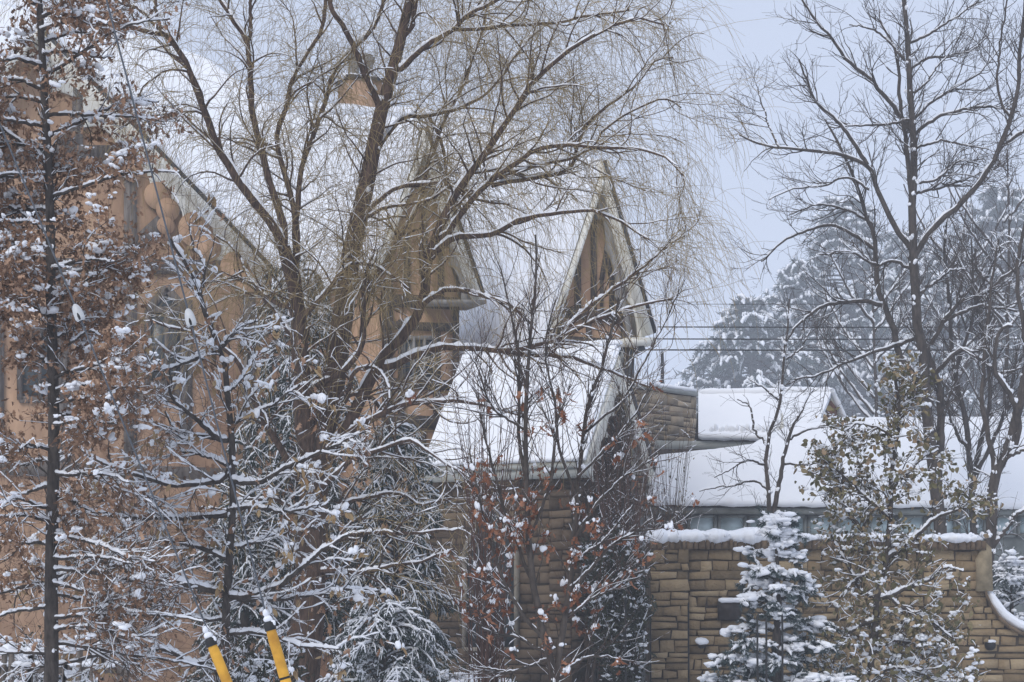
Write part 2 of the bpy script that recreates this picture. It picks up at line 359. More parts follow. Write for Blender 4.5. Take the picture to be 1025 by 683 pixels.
# ------------------------------------------------------------------ timber-framed house
rng = np.random.default_rng(3)
A = Pl(P(180, 300, 32), 25)
house = empty('timber_frame_house', A.w(180, 614) * [1, 1, 0], 'tall ochre plastered house with weathered timber framing, steep snowy roof and pointed gables', 'house')
base = lambda pl, px, off=0: pl.w(px, 614 + CZ * F / pl.w(px, 614, off)[1], off)
def wallpoly(pl, top, xl, xr):
    return top + [(xr, None), (xl, None)]
def prism_wall(mb, pl, top, xl, xr, front, thick):
    pts = pl.poly(top, front) + [base(pl, xr, front), base(pl, xl, front)]
    mb.prism(pts, -pl.n * thick)
mb = MB()
ev = lambda x: (x, HY - (6.28 - CZ) * F / A.w(x, 300)[1])
prism_wall(mb, A, [(-190, 270), (42, 33), (272, 274), ev(273), ev(560)], -190, 560, 0, 6)
wall = mb.build('wall', M['plaster'], house)
# main roof slope
sl = math.tan(R(52)); zE = 6.3
k_n = unit(-np.cross(A.d, (-A.n) * math.cos(R(52)) + np.array([0, 0, math.sin(R(52))]))) * -1
E0 = A.w(300, 300) ; E0[2] = zE
def onslope(px, py, lift=0):
    r = np.array([(px - CX) / F, 1, (HY - py) / F]); c = np.array([0, 0, CZ])
    return c + r * (((E0 + k_n * lift - c) @ k_n) / (r @ k_n))
if k_n[2] < 0: k_n = -k_n
e1 = A.w(275, 300); e1[2] = zE; e2 = A.w(626, 300); e2[2] = zE
top = [onslope(618, 330), onslope(604, 176), onslope(500, 128), onslope(400, 118), onslope(264, 113), onslope(202, 69), onslope(60, 22), onslope(-60, -10), onslope(-60, 200), onslope(60, 200)]
mb = MB(); mb.prism([e1, e2] + top, -k_n * .25)
roof = mb.build('roof', M['edge'], house)
mb = MB(); mb.prism([p + k_n * .14 for p in [e1, e2] + top], -k_n * .13)
rt = [p + k_n * .10 for p in top[1:8]]
lump_snow(mb, rng, rt[::-1], .16, .13, rough=.2)
mb.build('snow', M['roof_snow'], roof, True)
# back slope, so that the roof is a body
mb = MB(); bk = -A.n * 5 - np.array([0, 0, 5.5])
tp = [p - k_n * .12 for p in top[1:8]]
for a, b in zip(tp[:-1], tp[1:]): mb.prism([a, b, b + bk, a + bk], np.array([0, 0, -.1]))
mb.build('back_slope', M['edge'], house)

def rake(pl, apex, lo, ro, front, back, thick=.10, snow=.16, parent=None, name='roof'):
    """two roof slopes of a gable running back from its front edge; pixel points are the upper outer edge"""
    a = pl.w(*apex, front); l = pl.w(*lo, front); r = pl.w(*ro, front)
    obj = None; ms = MB(); mr = MB(); mc = MB()
    for q, sgn in ((l, -1), (r, 1)):
        t = unit(q - a); nn = np.cross(t, pl.n); nn = nn if nn[2] > 0 else -nn
        ed = .07 if sgn > 0 else .02
        bo = -pl.n * (.12 if sgn < 0 else 0); mr.prism([a + bo, q + bo, q - nn * ed + bo, a - nn * ed + bo], -pl.n * (back - .12))
        mc.prism([a - nn * (ed + .003), q - nn * (ed + .003), q - nn * (.07 + thick * (1 if sgn > 0 else .25)), a - nn * (.07 + thick * (1 if sgn > 0 else .25))], -pl.n * (back - .05) )
        st_ = max(0, (abs(t[2]) - .8) * 4); sw_ = snow * (1 - .55 * min(st_, 1))
        ms.prism([a + nn * .003 - pl.n * .08, q + nn * .003 - pl.n * .08, q + nn * sw_ * .7 - pl.n * .08, a + nn * sw_ - pl.n * .08], -pl.n * (back))
        lump_snow(ms, rng, [a + nn * sw_ * .45 - pl.n * .14, q + nn * sw_ * .3 - pl.n * .14], sw_ * .5, sw_ * .45, side=pl.n, rough=.5)
    o = mr.build(name, M['edge'], parent); mc.build('soffit', M['cream'], o); ms.build('snow', M['snow'], o, True)
    return o
# left gable
gab = rake(A, (42, 26), (-190, 262), (277, 270), .45, 6.3, parent=house, name='gable_roof')
# cream board with a scalloped lower edge under the right slope
def scallop(pl, a, b, wpx, lobes, off, thick, up=True):
    A_ = np.array(a, float); B_ = np.array(b, float); L = np.hypot(*(B_ - A_)); t = (B_ - A_) / L; n_ = np.array([-t[1], t[0]])
    if n_[1] < 0: n_ = -n_
    pts = [A_, B_]; q = []
    for k in range(lobes):
        for s in np.linspace(0, 1, 9)[:-1]:
            u = (k + s) / lobes
            q.append(A_ + t * L * u + n_ * (wpx * (1.12 - .5 * math.sin(math.pi * s) ** .6)))
    q.append(B_ + n_ * wpx * 1.1)
    return pts, q
def board(mb, pl, a, b, wpx, lobes, off, thick):
    pts, q = scallop(pl, a, b, wpx, lobes, off, thick)
    A3 = [pl.w(*p, off) for p in q]; T3 = []
    Aa, Bb = np.array(pts[0]), np.array(pts[1])
    T3 = [pl.w(*(Aa + (Bb - Aa) * i / (len(q) - 1)), off) for i in range(len(q))]
    mb.prism([T3[0], T3[-1]] + A3[::-1], -pl.n * thick)
mb = MB(); board(mb, A, (42, 36), (272, 275), 30, 7, .05, .05); mb.build('barge_board', M['cream'], gab)
mb = MB()
for s in ((131, 155, 131, 480, 13), (187, 300, 187, 445, 12), (78, 70, 78, 145, 10)): beam(mb, A, s[:2], s[2:4], s[4])
beam(mb, A, (-190, 152), (138, 152), 14, .06); beam(mb, A, (-190, 262), (262, 268), 15, .06); beam(mb, A, (-190, 462), (300, 478), 15, .06)
beam(mb, A, (131, 250), (180, 205), 14, .04); beam(mb, A, (60, 145), (100, 105), 12, .04); beam(mb, A, (20, 255), (-10, 205), 14, .04)
beam(mb, A, (-2, 270), (-2, 462), 12, .045); beam(mb, A, (65, 270), (65, 470), 12, .045)
beam(mb, A, (250, 272), (250, 470), 12, .045); beam(mb, A, (135, 400), (185, 392), 12, .04)
mb.build('timber_frame', M['timber'], house)
mb = MB()   # round shingle ornaments beside the board
for j_, (x, y, r) in enumerate(((158, 196, 14), (168, 210, 12), (166, 226, 9), (196, 230, 18), (208, 248, 14), (236, 268, 16), (248, 284, 12), (120, 160, 12), (132, 172, 10))):
    c = A.w(x, y, .062 + .004 * j_); k = 18; rr = r * c[1] / F
    mb.prism([c + A.d * rr * math.cos(t) + np.array([0, 0, rr * math.sin(t)]) for t in np.linspace(0, 2 * np.pi, k, endpoint=False)], -A.n * .012)
mb.build('scallop_ornament', M['plaster'], gab)
def window(pl, x0, x1, y0, y1, off, cols=2, arch=False, glass='glass', parent=None, fr='timber_dark', fw=3.2, rows=2):
    f = MB(); z = .06
    def bm(a, b, w_): beam(f, pl, a, b, w_, off + .045, .09)
    bm((x0, y0), (x1, y0), fw); bm((x0, y1), (x1, y1), fw * 1.3)
    for i in range(cols + 1): x = x0 + (x1 - x0) * i / cols; beam(f, pl, (x, y0), (x, y1), fw if i in (0, cols) else fw * .6, off + .05, .09)
    for i in range(1, rows): y = y0 + (y1 - y0) * i / rows; beam(f, pl, (x0, y), (x1, y), fw * .45, off + .04, .07)
    o = f.build('window', M[fr], parent)
    p = MB(); slab(p, pl, [(x0, y0), (x1, y0), (x1, y1), (x0, y1)], off + .012, .02); p.build('pane', M[glass], o)
    if arch:
        g_ = MB(); beam(g_, pl, (x0, y0), ((x0 + x1) / 2, y0 - arch), fw * 1.3, off + .05, .09); beam(g_, pl, (x1, y0), ((x0 + x1) / 2, y0 - arch), fw * 1.3, off + .05, .09)
        g_.build('arch', M[fr], o)
        p = MB(); slab(p, pl, [(x0, y0), ((x0 + x1) / 2, y0 - arch), (x1, y0)], off + .014, .02); p.build('arch_pane', M[glass], o)
    return o
window(A, 148, 186, 310, 385, 0, 2, 22, parent=house, fr='timber', fw=6)
window(A, 20, 60, 330, 400, 0, 2, parent=house, fr='timber', fw=5)
window(A, 310, 345, 520, 600, 0, 2, parent=house, fr='timber', fw=5)

# tower B (behind the willow) and tower A (over the porch)
def tower(pl, name, apex, le, re, wl, wr, wtop, parent, front=.35, back=4.5):
    mb = MB(); prism_wall(mb, pl, [(wl[0], wl[1]), wtop, (wr[0], wr[1])], wl[0], wr[0], 0, back - .4)
    t = mb.build(name, M['plaster'], parent)
    return t
B = Pl(P(430, 300, 31.4), 25)
tb = tower(B, 'gable_tower', None, None, None, (384, 275), (459, 300), (430, 150), house)
rb = rake(B, (429, 127), (376, 268), (487, 297), .32, 4.5, thick=.08, parent=house, name='tower_roof')
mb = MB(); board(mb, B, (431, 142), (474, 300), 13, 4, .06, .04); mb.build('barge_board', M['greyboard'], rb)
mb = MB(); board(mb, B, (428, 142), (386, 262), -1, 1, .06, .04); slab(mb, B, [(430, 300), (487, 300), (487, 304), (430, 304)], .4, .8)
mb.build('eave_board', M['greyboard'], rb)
mb = MB()
for s in ((425, 200, 425, 300, 6), (408, 235, 408, 300, 6), (442, 230, 442, 300, 6), (389, 285, 389, 480, 9), (438, 325, 438, 440, 7), (457, 305, 457, 470, 6), (402, 320, 402, 470, 6), (447, 430, 447, 470, 6), (424, 430, 424, 470, 5)): beam(mb, B, s[:2], s[2:4], s[4])
for s in ((384, 300, 459, 304, 12), (384, 325, 459, 328, 8), (384, 383, 459, 386, 10), (384, 420, 459, 424, 12)): beam(mb, B, s[:2], s[2:4], s[4], .065)
beam(mb, B, (444, 455), (468, 426), 7, .1, .1)
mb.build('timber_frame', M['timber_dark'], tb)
mb = MB(); slab(mb, B, [(421, 170), (437, 170), (437, 200), (421, 200)], .08, .1); mb.build('gable_vent', M['greyboard'], tb)
window(B, 404, 436, 338, 380, 0, 3, parent=tb, fr='greyboard', fw=4, rows=2)
T = Pl(P(595, 300, 31.2), 25)
ta = tower(T, 'gable_tower', None, None, None, (549, 335), (632, 335), (604, 185), house)
ra = rake(T, (607, 160), (544, 352), (658, 333), .26, 4.2, thick=.08, parent=house, name='tower_roof')
mb = MB(); board(mb, T, (607, 176), (646, 338), 8, 4, .06, .04); slab(mb, T, [(628, 338), (657, 338), (657, 345), (628, 345)], .43, .9); mb.build('barge_board', M['cream'], ra)
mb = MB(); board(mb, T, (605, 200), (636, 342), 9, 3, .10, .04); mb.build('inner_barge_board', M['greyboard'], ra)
mb = MB()
for s in ((595, 200, 595, 310, 5.5), (579, 248, 579, 312, 6), (613, 262, 613, 312, 4.5), (603, 275, 603, 312, 3), (561, 320, 561, 352, 5), (590, 322, 590, 352, 5), (566, 300, 566, 312, 3)): beam(mb, T, s[:2], s[2:4], s[4])
beam(mb, T, (554, 311), (631, 319), 11, .07); beam(mb, T, (554, 340), (620, 344), 9, .07)
beam(mb, T, (603, 280), (608, 250), 4, .055); beam(mb, T, (613, 280), (608, 250), 4, .055)
beam(mb, T, (627, 315), (627, 470), 7, .09)
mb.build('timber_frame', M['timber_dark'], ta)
mb = MB(); slab(mb, T, [(597, 190), (604, 187), (612, 212), (612, 219), (597, 219)], .12, .1); mb.build('gable_vent', M['greyboard'], ta)
mb = MB(); q = [T.w(645, 348, .25), T.w(640, 349, .25), T.w(634, 355, .15), T.w(632, 362, .12), T.w(632, 520, .12)]
q = resample(q, 20); tubes(mb, q[None], np.full((1, 20), .05), 8); mb.build('downpipe', M['pipe'], ta, True)

# chimney
ch = Pl(onslope(358, 114), 25)
mb = MB(); c = onslope(360, 112); zz = 1.6 + (HY - 82) * c[1] / F
mb.box((c[0], c[1] + .1, (zz + c[2] - 1) / 2), (.66, .66, zz - c[2] + 1), R(25))
chim = mb.build('chimney', M['plaster'], house)
mb = MB(); mb.box((c[0], c[1] + .1, zz + .02), (.74, .74, .06), R(25)); mb.build('chimney_cap', M['edge'], chim)
mb = MB(); blobs(mb, rng, np.array([[c[0], c[1] + .1, zz + .07], [c[0] + .25, c[1] + .1, zz + .08]]), np.array([.36, .2]), np.array([.09, .06]), .1); mb.build('snow', M['snow'], chim, True)
mb = MB()
for dx, h, r in ((-.12, .62, .13), (.15, .5, .12)):
    pts = np.array([(c[0] + dx, c[1] + .1, zz + .05 + h * t) for t in np.linspace(0, 1, 8)]); tubes(mb, pts[None], (r * np.array([1, 1, .8, .8, .85, 1.1, 1.15, .7]))[None], 12, True)
mb.build('chimney_pot', M['greyboard'], chim)

# ------------------------------------------------------------------ stone porch with snowy gabled roof
G = Pl(P(622, 350, 29), 65)          # the gable end
apex = G.w(622, 350); le = G.w(587, 461); re_ = G.w(657, 468)
e_ = unit(np.array([-math.sin(R(65)), math.cos(R(65)), 0])); Lr = 2.6
porch = empty('stone_porch', (apex + e_ * 1) * [1, 1, 0], 'brown stone porch building with gothic windows and a plain snow covered gabled roof', 'building')
mr, ms, mc = MB(), MB(), MB()
for q in (le, re_):
    t = unit(q - apex); nn = np.cross(t, G.n); nn = nn if nn[2] > 0 else -nn
    ed = .13 if q is re_ else .02; bo = e_ * (0 if q is re_ else .1); mr.prism([apex + bo, q + bo, q - nn * ed + bo, apex - nn * ed + bo], e_ * (Lr - .1))
    mc.prism([apex - nn * (ed + .003), q - nn * (ed + .003), q - nn * .17, apex - nn * .17], e_ * (Lr - .05))
    ms.prism([apex + nn * .003 + e_ * .05, q + nn * .003 + e_ * .05, q + nn * .07 + e_ * .05, apex + nn * .10 + e_ * .05], e_ * (Lr - .05))
    if q is le: lump_snow(ms, rng, [apex + nn * .03 + e_ * .05, q + nn * .03 + e_ * .05], .04, .03, side=e_)
lump_snow(ms, rng, [apex + [0, 0, .1], apex + [0, 0, .1] + e_ * Lr], .1, .06)
t = unit(le - apex); nn = np.cross(t, G.n); nn *= np.sign(nn[2])
lump_snow(ms, rng, [le + nn * .05, le + nn * .05 + e_ * Lr], .06, .04)
pr = mr.build('roof', M['edge'], porch); ms.build('snow', M['roof_snow'], pr, True); mc.build('soffit', M['cream'], pr)
mb = MB(); wa = apex - [0, 0, .18]; wl_ = le + (re_ - le) * .1; wr_ = re_ - (re_ - le) * .1
gi = -G.n * .35
mb.prism([wa + gi, wr_ + gi, wr_ * [1, 1, 0] + gi, wl_ * [1, 1, 0] + gi, wl_ + gi], -G.n * (Lr - .4)); core = mb.build('wall', M['mortar'], porch)
mb = MB(); zz = le[2] - .12   # scalloped barge boards on the gable end
def board3(mb, a, b, wd, lobes, pl, thick=.04):
    t = unit(b - a); L = np.linalg.norm(b - a); dn = np.cross(t, pl.n); dn = -dn if dn[2] > 0 else dn; n_ = lobes * 8 + 1
    tp = [a + t * L * i / (n_ - 1) for i in range(n_)]; bt = [tp[i] + dn * wd * (1.15 - .45 * abs(math.sin(math.pi * i / 8)) ** .6) for i in range(n_)]
    mb.prism([tp[0], tp[-1]] + bt[::-1], -pl.n * thick)
board3(mb, apex - G.n * .01 - [0, 0, .1], le - G.n * .01 - [0, 0, .05], .33, 5, G); board3(mb, apex - G.n * .012 - [0, 0, .1], re_ - G.n * .012 - [0, 0, .05], .33, 5, G)
mb.build('barge_board', M['cream'], pr)
gut = MB(); g0 = le - [0, 0, .02] - nn * 0; side = np.array([-.43, -.9, 0])
for k, (o_, h) in enumerate(((.06, .06), (.02, .15))):
    gut.prism([g0 + side * o_ - [0, 0, .02 + k * .05], g0 + side * o_ - [0, 0, .02 + h + k * .05], g0 - side * .1 - [0, 0, .02 + h + k * .05], g0 - side * .1 - [0, 0, .02 + k * .05]], e_ * Lr)
gut.build('gutter', M['gutter'], pr)
SW = Pl(wl_ + gi, -25)               # long side of the porch
mb = MB(); stones(mb, rng, SW, -Lr - .1, .0, 0.6, le[2] - .2, .0, hs=(.09, .17))
stones(mb, rng, Pl((wl_ + gi), 65), 0, 2.4, 0.8, le[2] - .1, 0)
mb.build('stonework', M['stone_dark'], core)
def gothic(pl, x0, x1, ys, yt, yb, parent, fr='gutter'):
    """pointed window: frame, tracery and dark pane"""
    f = MB(); xm = (x0 + x1) / 2; pts = [(x0, yb), (x0, ys)] + [(x0 + (xm - x0) * math.sin(a) , ys - (ys - yt) * (1 - (1 - math.sin(a)) ** 1.5)) for a in np.linspace(.2, math.pi / 2, 6)]
    right = [(x0 + x1 - x, y) for x, y in pts]
    for q in (pts, right):
        for a, b in zip(q[:-1], q[1:]): beam(f, pl, a, b, 3.6, .11, .12)
    beam(f, pl, (xm, ys + 4), (xm, yb), 2.4, .09, .09); beam(f, pl, (x0, yb), (x1, yb), 4, .12, .13); beam(f, pl, (x0, (ys + yb) / 2), (x1, (ys + yb) / 2), 1.8, .085, .08)
    beam(f, pl, (x0, ys + 2), (xm, ys - 14), 2.2, .09, .09); beam(f, pl, (x1, ys + 2), (xm, ys - 14), 2.2, .09, .09)
    o = f.build('window', M[fr], parent); p = MB(); slab(p, pl, pts + right[::-1], .055, .05); p.build('pane', M['glass'], o)
gothic(SW, 464, 516, 552, 506, 650, core, 'cream_stone')
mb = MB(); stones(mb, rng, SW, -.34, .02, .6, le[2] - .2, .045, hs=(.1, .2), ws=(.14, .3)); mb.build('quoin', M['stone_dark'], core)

# ------------------------------------------------------------------ stone wing with snowy parapet
W1 = Pl(P(680, 400, 46.5), 48)
wing = empty('stone_wing', W1.w(660, 500) * [1, 1, 0], 'flat topped pale stone block with snow on its parapet behind the porch', 'building')
a = W1.w(612, 380); b = W1.w(697, 398); top_z = (a[2] + b[2]) / 2; a[2] = b[2] = top_z
W2 = Pl(a, 48); ulen = uof(W2, b)
mb = MB(); mb.prism([a * [1, 1, 0], b * [1, 1, 0], b - [0, 0, .05], a - [0, 0, .05]], -W2.n * 1.5); cw = mb.build('wall', M['mortar'], wing)
mb = MB(); stones(mb, rng, W2, 0, ulen, 3.4, top_z - .06, .0, hs=(.14, .32), ws=(.25, .7)); mb.build('stonework', mat('pale_stone', (.24, .19, .13), (.58, .47, .34), 7, .95, .6, island=.6, ramp=(.1, .95), c3=(.34, .27, .19)), cw)
mb = MB(); mb.prism([a - [0, 0, .05] + W2.n * .06, b - [0, 0, .05] + W2.n * .06 + W2.d * .06, b + [0, 0, .06] + W2.n * .06 + W2.d * .06, a + [0, 0, .06] + W2.n * .06], -W2.n * 1.6); mb.build('coping', M['gutter'], wing)
mb = MB(); lump_snow(mb, rng, [a + [0, 0, .08] - W2.n * .1, b + [0, 0, .08] - W2.n * .1], .18, .08, rough=.15); mb.prism([a + [0, 0, .062], b + [0, 0, .062], b + [0, 0, .13], a + [0, 0, .13]], -W2.n * 1.5); mb.build('snow', M['snow'], wing, True)

# ------------------------------------------------------------------ long low house behind the garden wall
def slopeplane(E, yaw, pitch):
    n_h = np.array([math.sin(R(yaw)), -math.cos(R(yaw)), 0]); n = n_h * math.sin(R(pitch)) + np.array([0, 0, math.cos(R(pitch))])
    def f(px, py, lift=0):
        r = np.array([(px - CX) / F, 1, (HY - py) / F]); c = np.array([0, 0, CZ]); return c + r * (((E + n * lift - c) @ n) / (r @ n))
    return f, n
H1 = Pl(P(760, 512, 37), 4)
long_ = empty('low_house', H1.w(850, 612) * [1, 1, 0], 'low house with a window band and wide snow roof behind the garden wall', 'house')
f1, n1 = slopeplane(H1.w(760, 508, .35), 4, 38)
poly = [f1(652, 505), f1(1100, 509), f1(1100, 424), f1(832, 425), f1(800, 428), f1(752, 452), f1(660, 463)]
mb = MB(); mb.prism(poly, -n1 * .12); lr = mb.build('roof', M['edge'], long_)
mb = MB(); mb.prism([p + n1 * .15 for p in poly], -n1 * .148)
lump_snow(mb, rng, [poly[0] + n1 * .07, poly[1] + n1 * .07], .10, .08, rough=.35); lump_snow(mb, rng, [poly[2] + n1 * .09, poly[3] + n1 * .09, poly[4] + n1 * .09, poly[5] + n1 * .09, poly[6] + n1 * .09, poly[0] + n1 * .07], .10, .07, rough=.2)
mb.build('snow', M['roof_snow'], lr, True)
mb = MB(); rd = [poly[2] - n1 * .13, poly[3] - n1 * .13, poly[4] - n1 * .13]; bk = np.array([0, 3.5, -2.7])
for a, b in zip(rd[:-1], rd[1:]): mb.prism([a, b, b + bk, a + bk], np.array([0, 0, -.1]))
mb.build('back_slope', M['edge'], long_)
mb = MB(); prism_wall(mb, H1, [(655, 513), (1090, 516)], 655, 1090, 0, 4); mb.build('wall', M['greyframe'], long_)
mb = MB(); slab(mb, H1, [(652, 508), (1092, 511), (1092, 516), (652, 514)], .3, .2); mb.build('fascia', M['greyframe'], lr)
for i in range(13):
    x0 = 690 + i * 30
    window(H1, x0, x0 + 26, 517, 536, 0.02, 1, parent=long_, fr='greyframe', fw=3, rows=1, glass='glass_pale')

# ------------------------------------------------------------------ gabled house further back
H2 = Pl(P(760, 440, 44), -6)
back = empty('gabled_house', H2.w(770, 600) * [1, 1, 0], 'snow roofed house with long pale gutter and small brown gable end behind the low house', 'house')
f2, n2 = slopeplane(H2.w(740, 437, .4), -6, 42)
poly = [f2(699, 439), f2(792, 441), f2(820, 426), f2(833, 395), f2(699, 397)]
mb = MB(); mb.prism(poly, -n2 * .12); br = mb.build('roof', M['edge'], back)
mb = MB(); mb.prism([p + n2 * .15 for p in poly], -n2 * .148); lump_snow(mb, rng, [poly[3] + n2 * .1, poly[4] + n2 * .1], .13, .1); lump_snow(mb, rng, [poly[0] + n2 * .07, poly[1] + n2 * .07], .11, .09)
for i in range(16):
    q = f2(712 + i * 5.2, 430 - (i % 2), .17); blobs(mb, rng, q[None], np.array([.05]), np.array([.1]), .2)
mb.build('snow', M['roof_snow'], br, True)
mb = MB(); mb.prism([poly[3] - n2 * .13, poly[4] - n2 * .13, poly[4] + [0, 4, -3.6], poly[3] + [0, 4, -3.6]], np.array([0, 0, -.1])); mb.build('back_slope', M['edge'], back)
mb = MB(); slab(mb, H2, [(655, 441), (792, 443), (792, 450), (655, 449)], .46, .15); mb.build('gutter', M['gutter'], br)
mb = MB(); prism_wall(mb, H2, [(655, 446), (795, 447), (830, 420)], 655, 830, 0, 3.5); mb.build('wall', M['timber_dark'], back)
GE = Pl(f2(833, 395), 40)
mb = MB(); slab(mb, GE, [(833, 392), (848, 428), (818, 428)], .02, .3); ge = mb.build('gable_end', M['cream'], back)
mb = MB(); slab(mb, GE, [(832, 401), (838, 409), (839, 422), (825, 422), (826, 409)], .06, .05); mb.build('gable_opening', M['brown_door'], ge)
mb = MB(); lump_snow(mb, rng, [GE.w(832, 389, .1), GE.w(846, 420, .1)], .07, .06); mb.build('snow', M['snow'], ge, True)
mb = MB(); q = f2(783, 436, .1); tubes(mb, np.array([[q, q + [0, 0, .12], q + [0, 0, .3], q + [0, 0, .5]]]), np.array([[.06, .07, .03, .008]]), 8); mb.build('finial', M['cream'], br)

# ------------------------------------------------------------------ garden wall
GW = Pl(P(650, 600, 26), 3)
ax = lambda px: uof(GW, GW.w(px, 600))
zt = P(650, 541, 26)[2]; U0, U1, U2 = 0, ax(985), ax(1100)
gwall = empty('garden_wall', GW.w(820, 614) * [1, 1, 0], 'buff rubble stone garden wall with snow along its top and a curved step down', 'wall')
curve_px = [(985, 592), (990, 604), (998, 617), (1008, 626), (1020, 633), (1040, 639), (1100, 640)]
cv = [(uof(GW, GW.w(x, y)), GW.w(x, y)[2]) for x, y in curve_px]
cz = np.array([c[1] for c in cv]); cu = np.array([c[0] for c in cv])
def xr(z):
    if z > cz[0]: return U1
    return float(np.interp(-z, -cz, cu)) if z > cz[-1] else U2
mb = MB(); Pt = lambda u, z, o=0: GW.p * [1, 1, 0] + GW.d * u + np.array([0, 0, z]) + GW.n * o
mb.prism([Pt(U0, 0), Pt(U2, 0)] + [Pt(u, z - .01) for u, z in cv[::-1]] + [Pt(U1 - .001, zt), Pt(U0, zt)], -GW.n * .45)
gc = mb.build('wall_core', M['mortar'], gwall)
mb = MB(); us = ax(690)
stones(mb, rng, GW, U0, us - .02, .3, zt - .12, .09, hs=(.06, .19), ws=(.12, .34)); stones(mb, rng, GW, us - .02, U1, .3, zt - .12, .0, rng_u=lambda z: (us - .02, xr(z) - .01), hs=(.05, .15), ws=(.08, .34))
mb.build('stonework', M['stone'], gwall)
mb = MB(); mb.prism([Pt(U0, 0, .085), Pt(us - .02, 0, .085), Pt(us - .02, zt, .085), Pt(U0, zt, .085)], -GW.n * .084); mb.build('pier', M['mortar'], gwall)
mb = MB(); u = U0
while u < U1 - .05:
    wd = rng.uniform(.05, .11); hh = rng.uniform(.1, .13); o_ = rng.uniform(.09, .13)
    mb.prism([Pt(u, zt - .12, o_), Pt(min(u + wd - .012, U1), zt - .12, o_), Pt(min(u + wd - .012, U1), zt - .12 + hh, o_), Pt(u, zt - .12 + hh, o_)], -GW.n * .5); u += wd
mb.build('coping', M['cap'], gwall)
mb = MB(); e = [Pt(U1 - .02, zt, .08), Pt(U1 + .08, zt - .1, .08), Pt(U1 + .1, cz[0], .08), Pt(U1 - .12, cz[0], .08), Pt(U1 - .12, zt - .25, .08)]; mb.prism(e, -GW.n * .55); mb.build('end_post', M['end_stone'], gwall)
mb = MB(); s_line = [Pt(U0 - .02, zt + .09, -.12), Pt(ax(740), zt + .09, -.12), Pt(U1, zt + .09, -.12)]
s_line = [q_ - [0, 0, .045] for q_ in s_line]; lump_snow(mb, rng, s_line[:1] + [Pt(ax(800), zt + .045, -.12)], .3, .11, side=GW.n, rough=.35, n=55); lump_snow(mb, rng, [Pt(ax(798), zt + .03, -.12), Pt(U1, zt + .03, -.12)], .3, .065, side=GW.n, rough=.5, n=60); lump_snow(mb, rng, [Pt(ax(733), zt + .08, -.12), Pt(ax(800), zt + .08, -.12)], .26, .10, side=GW.n)
ub = rng.uniform(U0, U1, 60); sb = rng.uniform(.03, .07, 60); blobs(mb, rng, np.array([Pt(u_, zt + .06, .08) for u_ in ub]), sb, sb * .6, .3)
lump_snow(mb, rng, [Pt(u + .03, z + .08, -.15) for u, z in cv], .28, .09, side=GW.n, rough=.12)
mb.build('snow', M['snow'], gwall, True)
mb = MB()
for (u, z), (u2, z2) in zip(cv[:-1], cv[1:]): mb.prism([Pt(u, z + .012, .1), Pt(u2, z2 + .012, .1), Pt(u2, z2 - .03, .1), Pt(u, z - .03, .1)], -GW.n * .5)
mb.build('curved_coping', M['cap'], gwall)
# things fixed to the wall
mb = MB(); slab(mb, GW, [(719, 602), (742, 602), (742, 621), (719, 621)], .09, .08); o = mb.build('wall_plaque', M['plaque']); tag(o, 'dark square metal plaque on the garden wall beside the snowy spruce', 'plaque')
mb = MB(); lump_snow(mb, rng, [GW.w(719, 601, .07), GW.w(742, 601, .07)], .05, .035, side=GW.n); mb.build('snow', M['snow'], o, True)
def lamp(px, py, r, label, snowy):
    c = GW.w(px, py, .12); mb = MB(); k = 14
    prof = [(0.0, 0), (.7, .01), (1, .05), (.95, .09), (.55, .13), (0, .14)]
    th = np.linspace(0, 2 * np.pi, k, endpoint=False); V = []
    for a, d in prof:
        for t in th: V.append(c - GW.n * .1 + GW.n * d + GW.d * a * r * math.cos(t) + np.array([0, 0, a * r * math.sin(t)]))
    idx = np.arange(len(prof) * k).reshape(len(prof), k); nx = np.roll(idx, -1, 1)
    mb.raw(V, quads=np.stack([idx[:-1], nx[:-1], nx[1:], idx[1:]], -1).reshape(-1, 4))
    mb.box(c - GW.n * .06, (r * .6, .12, r * .6), GW.yaw)
    o = mb.build('wall_lamp', M['metal'], smooth=True); tag(o, label, 'lamp', 'round lamps on the garden wall')
    s = MB(); blobs(s, rng, (c + [0, 0, r * .7])[None], np.array([r * (1.3 if snowy else .7)]), np.array([r * (.9 if snowy else .3)]), .12); s.build('snow', M['snow'], o, True)
lamp(703, 645, .06, 'small round wall lamp wearing a thick cap of snow below the dark plaque', True)
lamp(992, 646, .075, 'bare black round wall lamp below the curved step of the garden wall', False)
# iron stakes in front
for x, y0, Yd, lb in ((758, 618, 20.5, 'thin black iron stake nearest the left side of the snowy spruce'), (767, 619, 20.52, 'thin black iron stake second of three before the snowy spruce'), (783, 617, 20.5, 'thin black iron stake before the middle of the snowy spruce'),
                      (651, 617, 25.2, 'thin dark iron stake against the left edge of the garden wall'), (689, 605, 25.4, 'thin dark iron stake along the seam of the garden wall pier'), (626, 600, 24, 'thin dark iron stake before the dark evergreen shrub')):
    t_ = P(x, y0, Yd); mb = MB(); pts = np.array([[t_[0], t_[1], 0], [t_[0] + .004, t_[1], t_[2] * .5], t_, t_ + [0, 0, .03]]); tubes(mb, pts[None], np.array([[.011, .011, .011, .003]]), 6)
    tag(mb.build('iron_stake', M['metal']), lb, 'stake', 'iron stakes by the garden wall')

